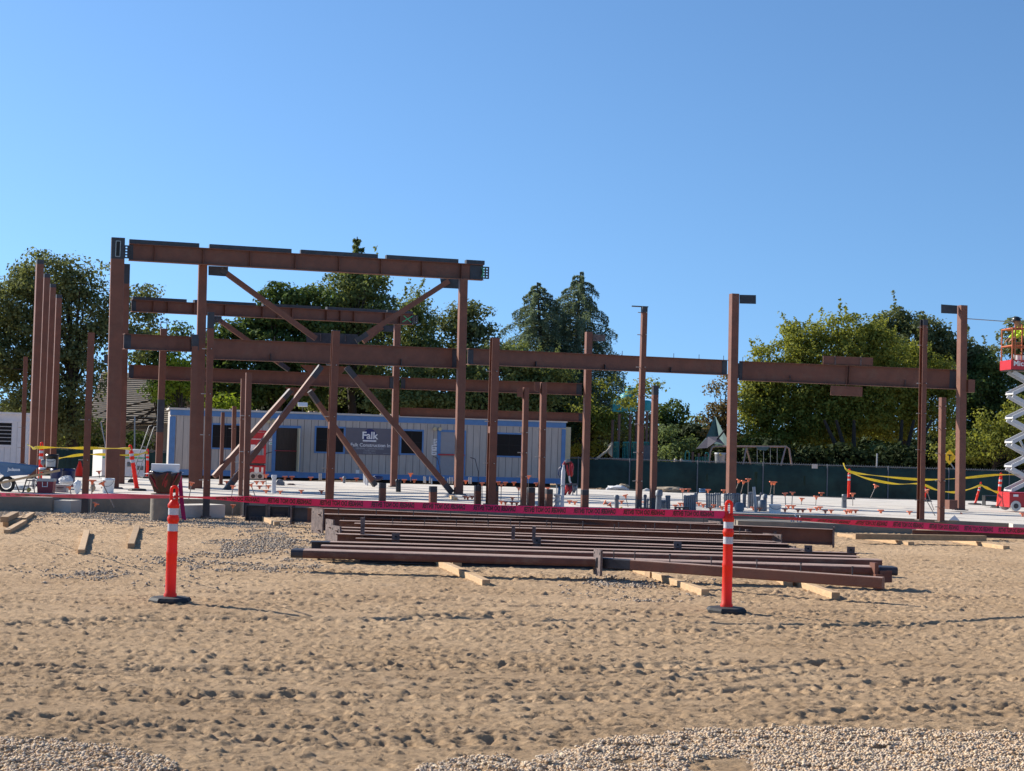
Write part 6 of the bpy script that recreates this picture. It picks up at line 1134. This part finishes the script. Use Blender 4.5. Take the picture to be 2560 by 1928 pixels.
def person(label, foot, yaw, lean, reach, top, trousers, hat, hatm='hivis', sc=1.0, crouch=0.0):
    r = thing('person', label, 'person', foot); cy, sy = math.cos(yaw), math.sin(yaw)
    def L(x, y, z): return (sc * (x * cy - y * sy), sc * (x * sy + y * cy), sc * z)      # local: +x forward
    hp = .92 - crouch; tx = math.sin(lean); tz = math.cos(lean); ch = (tx * .38, hp + tz * .38); nk = (tx * .55, hp + tz * .53); hd = (tx * .62 + .03, hp + tz * .66)
    P_ = [L(0, 0, hp) + (.12, .15), L(ch[0] * .5, 0, hp + tz * .2) + (.105, .14), L(ch[0], 0, ch[1]) + (.115, .16), L(nk[0], 0, nk[1]) + (.055, .055), L(hd[0], 0, hd[1]) + (.082, .072), L(hd[0] + .01, 0, hd[1] + .12) + (.085, .075), L(hd[0] + .09, 0, hd[1] + .02) + (.018, .016), L(hd[0], .085, hd[1] + .03) + (.014, .02), L(hd[0], -.085, hd[1] + .03) + (.014, .02)]
    E_ = [(0, 1), (1, 2), (2, 3), (3, 4), (4, 5), (4, 6), (4, 7), (4, 8)]; arms = []
    for sgn in (-1, 1):
        k = len(P_); P_ += [L(0, sgn * .10, hp - .06) + (.085, .09), L(.05 + crouch * .5, sgn * .12, hp * .52) + (.06, .06), L(-.02, sgn * .12, .10) + (.042, .042), L(.05, sgn * .12, .045) + (.04, .035), L(.18, sgn * .13, .035) + (.03, .04)]; E_ += [(0, k), (k, k + 1), (k + 1, k + 2), (k + 2, k + 3), (k + 3, k + 4)]
        k = len(P_); sh = (ch[0] * 1.15, sgn * .19, ch[1] + .07); el = (sh[0] + reach[0] * .28, sgn * (.24), sh[2] + reach[1] * .28 - .02); wr = (el[0] + reach[0] * .24 + .03, sgn * .17, el[2] + reach[1] * .22 + .02); P_ += [L(*sh) + (.055, .055), L(*el) + (.042, .042), L(*wr) + (.026, .03)]; E_ += [(2, k), (k, k + 1), (k + 1, k + 2)]; arms.append((sh, el, wr)); w = Vector(L(*wr)); hand(P_, E_, k + 2, w, w - Vector(L(*el)), Vector(L(0, 1, 0)), sc)
    P_ = [(p[0], p[1], p[2], p[3] * sc, (p[4] if len(p) > 4 else p[3]) * (sc if len(p) > 4 else sc)) if i < 9 else p for i, p in enumerate(P_)]
    body = skinned('body', P_, E_, 'skin', r, 2, 0)
    T = [L(-.01, 0, hp - .02) + (.135, .165), L(ch[0] * .5, 0, hp + tz * .2) + (.125, .165), L(ch[0], 0, ch[1]) + (.135, .185), L(nk[0] * .97, 0, nk[1] - .02) + (.075, .08)]; E = [(0, 1), (1, 2), (2, 3)]
    for sh, el, wr in arms: k = len(T); m_ = tuple(a + (b_ - a) * .75 for a, b_ in zip(el, wr)); T += [L(*sh) + (.078, .078), L(*el) + (.058, .058), L(*m_) + (.048, .048)]; E += [(2, k), (k, k + 1), (k + 1, k + 2)]
    skinned('shirt', T, E, top, r, 2, 0)
    T = [L(0, 0, hp + .04) + (.135, .16)]; E = []
    for sgn in (-1, 1): k = len(T); T += [L(0, sgn * .10, hp - .08) + (.105, .105), L(.05 + crouch * .5, sgn * .12, hp * .52) + (.078, .078), L(-.02, sgn * .12, .12) + (.065, .065)]; E += [(0, k), (k, k + 1), (k + 1, k + 2)]
    skinned('trousers', T, E, trousers, r, 2, 0)
    b = MB(); c = Vector(r.location) + Vector(L(hd[0] + .01, 0, hd[1] + .06)); R1 = .118 * sc; b.lathe(c, [(R1 * 1.30, .0), (R1 * 1.32, .012), (R1 * 1.02, .02), (R1 * .98, .06 * sc), (R1 * .75, .105 * sc), (R1 * .3, .125 * sc)], 18); b.build('hard_hat', hat, r)
    b = MB()
    for sgn in (-1, 1): q = Vector(r.location) + Vector(L(hd[0] + .078, sgn * .03, hd[1] + .035)); b.cyl(q, q + Vector(L(.012, 0, 0)), .011 * sc, n=8)
    b.build('eyes', 'dark', body); return r
ft = DK + la * .08 - ld * .02; person('worker in a lime shirt and dark trousers bending over the lift platform rail', ft, math.pi + .1, .95, (.6, -.7), 'hivis', 'denim', 'black', sc=1.0, crouch=.12)
for lb, x, Y, m, hatm in (('distant person in blue clothes left of the thin far left post', 48, 60, 'blueshirt', 'dark'), ('distant person in a lime vest right of the thin far left post', 65.5, 61, 'hivis', 'offwhite')): q = P(x, 1133, Y); person(lb, Vector((q.x, q.y, q.z - 1.72)), -1.3, .12, (.3, -1), m, 'denim', hatm)

# ================================================================== TREES
LV = dict(oak=leafmat('oak_leaf', (.040, .058, .020), (.19, .215, .10), .34), dark=leafmat('dark_leaf', (.022, .044, .014), (.105, .155, .05), .32), pine=leafmat('pine_needles', (.035, .060, .024), (.21, .25, .095), .32), cedar=leafmat('cedar_needles', (.05, .085, .06), (.22, .28, .20), .33),
          yel=leafmat('yellow_green_leaf', (.032, .054, .014), (.30, .32, .07), .36), lime=leafmat('lime_leaf', (.06, .10, .012), (.26, .34, .04), .4), shade=leafmat('shaded_leaf', (.008, .015, .005), (.045, .065, .022), .1), brown=leafmat('autumn_leaf', (.06, .045, .02), (.24, .18, .085), .3), sage=leafmat('sage_leaf', (.05, .08, .03), (.20, .26, .11), .3))  # shade leaf: the shade under the canopy is put into its near-black colour
tr_ = np.random.RandomState(11)
def leafmesh(name, C, N, size, m, parent, aspect=.62, origin=(0, 0, 0)):
    n = len(C); a = tr_.normal(size=(n, 3)); t = np.cross(N, a); t /= np.linalg.norm(t, axis=1, keepdims=True) + 1e-9; u = np.cross(N, t); u /= np.linalg.norm(u, axis=1, keepdims=True) + 1e-9
    s = (size * (.6 + .8 * tr_.rand(n)))[:, None]; V = np.stack([C - t * s, C + u * s * aspect + N * s * .12, C + t * s, C - u * s * aspect + N * s * .12], 1).reshape(-1, 3) - np.array(origin)
    me = bpy.data.meshes.new(name); me.vertices.add(4 * n); me.vertices.foreach_set('co', V.astype(np.float32).ravel()); me.loops.add(4 * n); me.loops.foreach_set('vertex_index', np.arange(4 * n, dtype=np.int32)); me.polygons.add(n)
    me.polygons.foreach_set('loop_start', np.arange(0, 4 * n, 4, dtype=np.int32)); me.polygons.foreach_set('loop_total', np.full(n, 4, np.int32)); me.update(); me.materials.append(m); o = bpy.data.objects.new(name, me); COL.objects.link(o)
    if parent: o.parent = parent
    else: o.location = origin
    return o
def unit(n): v = tr_.normal(size=(n, 3)); return v / np.linalg.norm(v, axis=1, keepdims=True)
def clumps(blobs, Y, dens=1.0, sub=(.32, .68), per=84, depth=.8, shell=.30, twig=0.0):
    Cs, Ns, cen = [], [], []
    for bl in blobs:
        px, py, rx, ry = bl[:4]; dY = bl[4] if len(bl) > 4 else 0; dd = bl[5] if len(bl) > 5 else 1.0; c = np.array(P(px, py, Y + dY)); s = (Y + dY) / F; R3 = np.array([rx * s, max(rx, ry) * s * depth, ry * s]); area = math.pi * R3[0] * R3[2]; m = max(4, int(area * 4.0 * dens * dd))
        d = unit(m); d[:, 1] -= .25; rr = (shell + (1 - shell) * tr_.rand(m) ** .6)[:, None]; cc = c + d * R3 * rr; sr = tr_.uniform(*sub, m)
        for k in range(m):
            n = int(per * (sr[k] / .55) ** 2); q = unit(n); f = (.35 + .75 * tr_.rand(n) ** .6 + .35 * (tr_.rand(n) > .85) * tr_.rand(n))[:, None]; sc = sr[k] * np.array([1.25, 1.25, .70]) * (.8 + .4 * tr_.rand(3)); Cs.append(cc[k] + q * f * sc); nn = q * .75 + unit(n) * .65 + np.array([0, 0, .35]); Ns.append(nn / np.linalg.norm(nn, axis=1, keepdims=True))
            if twig and rr[k] > .9 and tr_.rand() < twig:
                g = d[k] * .6 + np.array([tr_.normal() * .4, 0, .9]); g /= np.linalg.norm(g); L = tr_.uniform(.5, 1.2); kq = 26; tt = tr_.rand(kq)[:, None]; Cs.append(cc[k] + g * (sr[k] * .6 + tt * L) + tr_.normal(size=(kq, 3)) * .06); Ns.append(unit(kq))
        if dY > -9: cen += [tuple(x) for x in cc[::max(1, m // 5)]]
    return np.concatenate(Cs), np.concatenate(Ns), cen
def tree(name, label, Y, blobs, leaf, trunk=None, size=.10, zg_=-1.0, cat='tree', group='trees beyond the site', r0=.28, **kw):
    C, N, cen = clumps(blobs, Y, **kw); px = trunk[0] if trunk else sum(b[0] for b in blobs) / len(blobs); bx_ = P(px, 1100, Y).x; org = Vector((bx_, Y, zg_)); r = thing(name, label, cat, org, group)
    leafmesh('crown', C, N, size, LV[leaf], r, origin=org); ty = min(b[1] for b in blobs) + (max(b[1] for b in blobs) - min(b[1] for b in blobs)) * .35; top = P(trunk[1] if trunk and len(trunk) > 1 else px, ty, Y); b = MB(); n = 7; fork = lerp(org, top, trunk[2] if trunk and len(trunk) > 2 else .35)
    b.tube([lerp(org, top, t) + Vector((math.sin(t * 5 + px) * .15, math.cos(t * 4) * .15, 0)) * (t > 0) for t in np.linspace(0, 1, n)], [r0 * (1 - .8 * t) for t in np.linspace(0, 1, n)], 9)
    for k, c in enumerate(cen[:46]):
        c = Vector(c); t = .25 + .6 * ((k * .37) % 1); s = lerp(fork, top, t * .8); mid = lerp(s, c, .5) + Vector((0, 0, .3)); b.tube([s, mid, c], [r0 * .20, r0 * .12, r0 * .04], 5)
    b.build('trunk', 'bark', r); return r
tree('oak_tree', 'huge dark oak at far left behind the four receding columns', 78, [(130, 700, 105, 70), (60, 760, 80, 90), (205, 730, 80, 75, 0, .8), (30, 880, 90, 120), (130, 830, 110, 90, 0, .55), (240, 800, 70, 70, 0, .6), (130, 960, 130, 90), (285, 790, 55, 60, 0, .7), (230, 890, 80, 80, 0, .6), (345, 740, 45, 48, 1, .8), (370, 790, 42, 48, 1, .8), (335, 850, 60, 60, 0, .8), (-40, 820, 90, 130), (120, 1050, 150, 70)], 'oak', (170, 190, .4), size=.09, r0=.4, per=84, shell=.20, dens=1.5)
tree('shade_tree', 'dense dark tree between the massive column and the trailer', 84, [(380, 880, 60, 50), (430, 850, 50, 40), (420, 950, 40, 50), (300, 1110, 80, 40), (200, 1100, 80, 50), (440, 960, 60, 60)], 'dark', (400,), size=.11, dens=1.1)
tree('leafy_bush', 'bright yellow green bush seen right of the bracket topped post', 76, [(450, 915, 38, 42), (430, 960, 45, 45), (470, 975, 35, 40)], 'lime', (450,), size=.10, cat='bush', r0=.12)
tree('leafy_bush', 'yellow green bush peeping above the left part of the trailer roof', 80, [(562, 1012, 40, 30), (600, 1020, 25, 25), (548, 1050, 40, 40)], 'lime', (565,), size=.10, cat='bush', r0=.12)
tree('shade_tree', 'broad dark green tree above the left half of the trailer', 88, [(725, 760, 62, 48), (790, 755, 45, 45), (665, 800, 60, 50), (590, 850, 65, 50), (540, 880, 60, 50), (700, 850, 95, 75), (800, 830, 60, 70), (620, 940, 110, 80), (760, 940, 100, 80), (500, 950, 60, 60)], 'dark', (690,), size=.125, dens=1.25, r0=.4)
def conifer(label, apx, apy, bpy_, half, Y, leaf='pine', seed=1, nb=90, droop=.35, dens=55, name='conifer_tree', size=.10, tips=1.0, lean=0.0, start=.004, basepx=None, pw=.75):
    q = np.random.RandomState(seed); top = P(apx, apy, Y); s = Y / F; bx_ = P(basepx or apx, bpy_, Y); org = Vector((bx_.x, Y, -1.0)); zbot = bx_.z; r = thing(name, label, 'conifer', org, 'trees beyond the site'); b = MB(); b.tube([org, lerp(org, top, .5), top], [.35, .22, .03], 8); Cs, Ns = [], []
    for k in range(nb):
        t = start + (1 - start) * ((k + q.rand()) / nb) ** .85; h = top.z - (top.z - zbot) * t; L = half * s * (t ** pw) * (.50 + .55 * q.rand()) * (1.25 if q.rand() < .18 else 1) + .10; az = k * 2.4 + q.rand(); az = az; dx, dy = math.cos(az), math.sin(az); ax_ = lerp(top, org, (top.z - h) / (top.z - org.z)); n = 9; pts = []
        for i in range(n + 1):
            f = i / n; z = h + L * (.42 * f - droop * f * f * 1.35); pts.append(np.array([ax_.x + dx * L * f, ax_.y + dy * L * f, z]))
        b.tube([Vector(p) for p in pts[::3]], [.05, .035, .02, .008], 4); w = .08 + .115 * L
        m = int(dens * (.4 + L)); f = .12 + .88 * q.rand(m) ** .8; idx = np.minimum((f * n).astype(int), n - 1); fr = (f * n - idx)[:, None]; Pp = np.array(pts); base = Pp[idx] * (1 - fr) + Pp[idx + 1] * fr; wid = (w * np.sin(np.pi * np.clip(f * .85 + .12, 0, 1)))[:, None]; off = q.normal(size=(m, 3)) * wid * np.array([.45, .45, .10]); hang = -np.abs(q.normal(size=(m, 1))) * (.10 + .08 * L) * tips * np.array([[0, 0, 1.0]]); Cs.append(base + off + hang); nn = q.normal(size=(m, 3)) * .7 + np.array([0, 0, .8]); Ns.append(nn / np.linalg.norm(nn, axis=1, keepdims=True))
    b.build('trunk', 'bark', r); leafmesh('crown', np.concatenate(Cs), np.concatenate(Ns), size, LV[leaf], r, .34, org); return r
conifer('tall conifer whose tip rises above the top beam', 893, 592, 1040, 110, 98, 'pine', 4, 130, .1, 120, size=.13, basepx=890)
tree('pine_tree', 'bushy olive pine below the conifer tip, over the trailer', 90, [(850, 740, 55, 50), (920, 720, 50, 60), (880, 790, 85, 60), (960, 800, 45, 60), (830, 830, 50, 50), (900, 900, 110, 80), (800, 990, 60, 40), (880, 700, 38, 45), (955, 740, 28, 38)], 'pine', (880,), size=.10, twig=.5, dens=1.2, r0=.4)
tree('pine_tree', 'feathery pine between the two upper braces at right', 92, [(1035, 770, 42, 45), (1050, 820, 50, 60), (1020, 870, 60, 60), (1075, 900, 55, 60), (1010, 960, 80, 60)], 'pine', (1035,), size=.095, twig=.9, dens=1.1)
tree('oak_tree', 'rounded oak right of the column carrying the top beam', 94, [(1185, 800, 42, 48), (1150, 820, 50, 52), (1210, 850, 36, 50), (1120, 860, 50, 55), (1170, 900, 70, 55)], 'oak', (1165,), size=.10, dens=1.15)
tree('pine_tree', 'low broad pine behind the long main level beam', 86, [(1110, 930, 80, 50), (1190, 960, 90, 60), (1270, 890, 55, 45), (1290, 950, 80, 60), (1000, 990, 90, 50), (1110, 1010, 90, 40), (1240, 1020, 90, 40), (1340, 990, 60, 60), (1380, 930, 50, 40)], 'pine', (1200,), size=.105, twig=.4, dens=1.25)
conifer('left cedar with a bent tip and drooping branches', 1343, 706, 1060, 205, 100, 'cedar', 7, 125, .46, 190, size=.085, basepx=1378, pw=.62)
conifer('right cedar, the taller of the two with drooping branches', 1451, 680, 1060, 205, 101, 'cedar', 9, 135, .46, 190, size=.085, basepx=1428, pw=.66)
tree('shade_tree', 'yellowish tree between the cedars and the playground tower', 96, [(1440, 1040, 55, 50), (1390, 1060, 55, 60), (1500, 1050, 60, 45), (1540, 1080, 70, 40), (1450, 1110, 80, 50), (1575, 1000, 35, 14, -11, .9), (1600, 980, 30, 10, -11, .7), (1620, 965, 25, 9, -11, .7), (1500, 1000, 40, 25, 0, .7), (1370, 1120, 50, 50), (1580, 1040, 50, 25, 4, .8), (1520, 965, 30, 26, 0, .5)], 'yel', (1450, 1470, .3), size=.09, dens=.95, shell=.4)
tree('shade_tree', 'dark rounded tree right of the teal roofed play tower', 112, [(1680, 1040, 42, 38), (1690, 1085, 50, 50), (1650, 1100, 50, 45), (1720, 1120, 45, 40)], 'dark', (1685,), size=.13)
tree('leafy_bush', 'pale green bush in front of the dark rounded tree', 92, [(1665, 1100, 26, 36), (1700, 1115, 45, 36), (1675, 1140, 60, 26)], 'sage', (1690,), size=.10, cat='bush', r0=.12)
tree('shade_tree', 'low distant trees between the dark tree and the palm', 125, [(1735, 1090, 45, 35), (1780, 1100, 50, 40), (1745, 1125, 50, 30)], 'oak', (1755,), size=.14)
tree('shade_tree', 'thin brownish tree left of the tall plate armed column', 100, [(1800, 1000, 36, 40, 0, .7), (1815, 960, 28, 35, 0, .4), (1780, 1050, 35, 35, 0, .7), (1810, 1060, 40, 50), (1805, 1110, 50, 30)], 'brown', (1808,), size=.10, dens=.9)
q0 = P(1741, 1120, 130); r = thing('palm_tree', 'small distant palm with arching fronds beside the brownish tree', 'palm', Vector((q0.x, q0.y, -1)), None); c = P(1741, 1045, 130); b = MB(); b.cyl(Vector((q0.x, q0.y, -1)), c, .2, .14, 8); b.build('trunk', 'bark', r); b = MB()
for k in range(15):
    az = k * 2.4; L = 1.5; d = Vector((math.cos(az), math.sin(az), 0)); sdv = d.cross(UZ); prev = None
    for i in range(9): f = i / 8; p = c + d * L * f + UZ * (L * (.75 * f - 1.15 * f * f)); w = .12 * math.sin(math.pi * min(1, f * .9 + .1)) + .01; cur = [p - sdv * w - UZ * w * .5, p, p + sdv * w - UZ * w * .5]; b.add((prev + cur) if prev else cur, [(0, 1, 4, 3), (1, 2, 5, 4)] if prev else []); prev = cur
b.build('crown', LV['sage'], r)
tree('round_tree', 'big sunlit yellow green tree behind the rightmost beam', 98, [(2010, 850, 70, 45), (2120, 835, 80, 45), (1950, 890, 65, 50), (2190, 870, 70, 60), (2060, 900, 110, 60), (1910, 950, 60, 60), (1990, 970, 90, 60), (2110, 970, 110, 70), (1890, 1020, 50, 60), (1960, 1060, 80, 50), (2060, 1060, 80, 45), (2210, 960, 70, 70), (2150, 1050, 90, 45), (1880, 1100, 50, 50), (1960, 1105, 60, 40), (2040, 1020, 90, 60), (1930, 1000, 80, 70), (2150, 1010, 80, 60), (2090, 1080, 60, 30), (2230, 1060, 60, 40, 1), (2180, 920, 60, 50, 1), (2240, 980, 60, 60, 1), (2000, 1100, 70, 30)], 'yel', (2120, 2060, .3), size=.10, twig=.7, dens=1.5, r0=.3)
tree('round_tree', 'second sunlit yellow green tree between the tall right posts', 100, [(2260, 900, 62, 50), (2330, 930, 60, 45), (2290, 980, 80, 50), (2370, 960, 50, 50), (2240, 1040, 80, 50), (2330, 1040, 70, 50)], 'yel', (2260,), size=.095, twig=.5, dens=1.2, r0=.4)
tree('shade_tree', 'tall dark ragged tree rising behind the two sunlit ones', 110, [(2230, 805, 42, 36), (2290, 820, 60, 45), (2350, 860, 60, 50), (2180, 830, 40, 30), (2400, 900, 70, 60), (2270, 860, 90, 50), (2350, 930, 90, 60)], 'oak', (2300,), size=.12, twig=.9, dens=1.1, r0=.4)
tree('shade_tree', 'very dark tree right of the rightmost column', 108, [(2450, 930, 55, 45), (2420, 1000, 70, 80), (2510, 980, 60, 60), (2470, 1060, 80, 60), (2400, 1080, 60, 50), (2540, 1050, 60, 50)], 'dark', (2440,), size=.115, dens=1.3, r0=.4)
tree('shade_tree', 'grey green tree behind the raised lift platform', 116, [(2530, 820, 22, 42, 0, .6), (2560, 900, 50, 55), (2510, 900, 30, 35, 0, .7), (2600, 960, 60, 70), (2560, 830, 30, 50, 0, .6), (2620, 860, 50, 60)], 'oak', (2560,), size=.12, twig=.6)
tree('leafy_bush', 'sunlit olive bush behind the scissor arms at right', 90, [(2470, 1070, 50, 45), (2530, 1050, 45, 50), (2440, 1120, 60, 45), (2520, 1120, 70, 45), (2600, 1090, 60, 60), (2370, 1130, 45, 35), (2640, 1130, 60, 50)], 'yel', (2490,), size=.09, cat='bush', dens=1.1, r0=.15)
tree('leafy_bush', 'grey green bush under the right trees near the trunks', 94, [(2200, 1135, 45, 28), (2170, 1150, 60, 25), (2300, 1145, 50, 30)], 'sage', (2200,), size=.09, cat='bush', dens=.9, r0=.12)
for lb, x0, x1, Yt in (('leaning dark trunk pair under the big sunlit tree', 2120, 2090, 95), ('forked dark trunk under the second sunlit tree', 2262, 2285, 96)):
    r = thing('tree_trunk', lb, 'tree trunk', Vector((P(x0, 1100, Yt).x, Yt, -1)), 'bare dark trunks under the right trees')
    for dx, tx in ((0, 0), (18, 45), (-14, -30)): b = MB(); p = P(x0 + dx, 1190, Yt); p.z = -1; b.tube([p, P(x0 + dx * 1.3 + (x1 - x0) * .3, 1120, Yt), P(x1 + tx, 1050, Yt)], [.20, .15, .09], 8); b.build('stem', 'bark', r)
# far thicket, one mass nobody could count
bl = []
x = -160
while x < 2760:
    h = 26 + 16 * rnd.random(); bl.append((x, hor(x) + 10 - h * .3, 46, h + 16, rnd.uniform(-3, 3))); x += 42
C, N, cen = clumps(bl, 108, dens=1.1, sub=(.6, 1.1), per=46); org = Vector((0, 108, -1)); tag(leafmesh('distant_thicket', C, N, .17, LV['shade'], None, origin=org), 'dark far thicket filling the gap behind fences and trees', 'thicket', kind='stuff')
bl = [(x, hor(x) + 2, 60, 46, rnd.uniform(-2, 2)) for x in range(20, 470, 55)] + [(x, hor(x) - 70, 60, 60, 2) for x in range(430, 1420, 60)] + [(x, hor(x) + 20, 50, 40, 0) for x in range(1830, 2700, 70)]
C, N, cen = clumps(bl, 92, dens=1.2, sub=(.5, .9), per=50); tag(leafmesh('dark_undergrowth', C, N, .14, LV['shade'], None, origin=Vector((0, 92, -1))), 'dark undergrowth massed under the tree crowns', 'undergrowth', kind='stuff')  # leaf colour itself carries the shade below the crowns
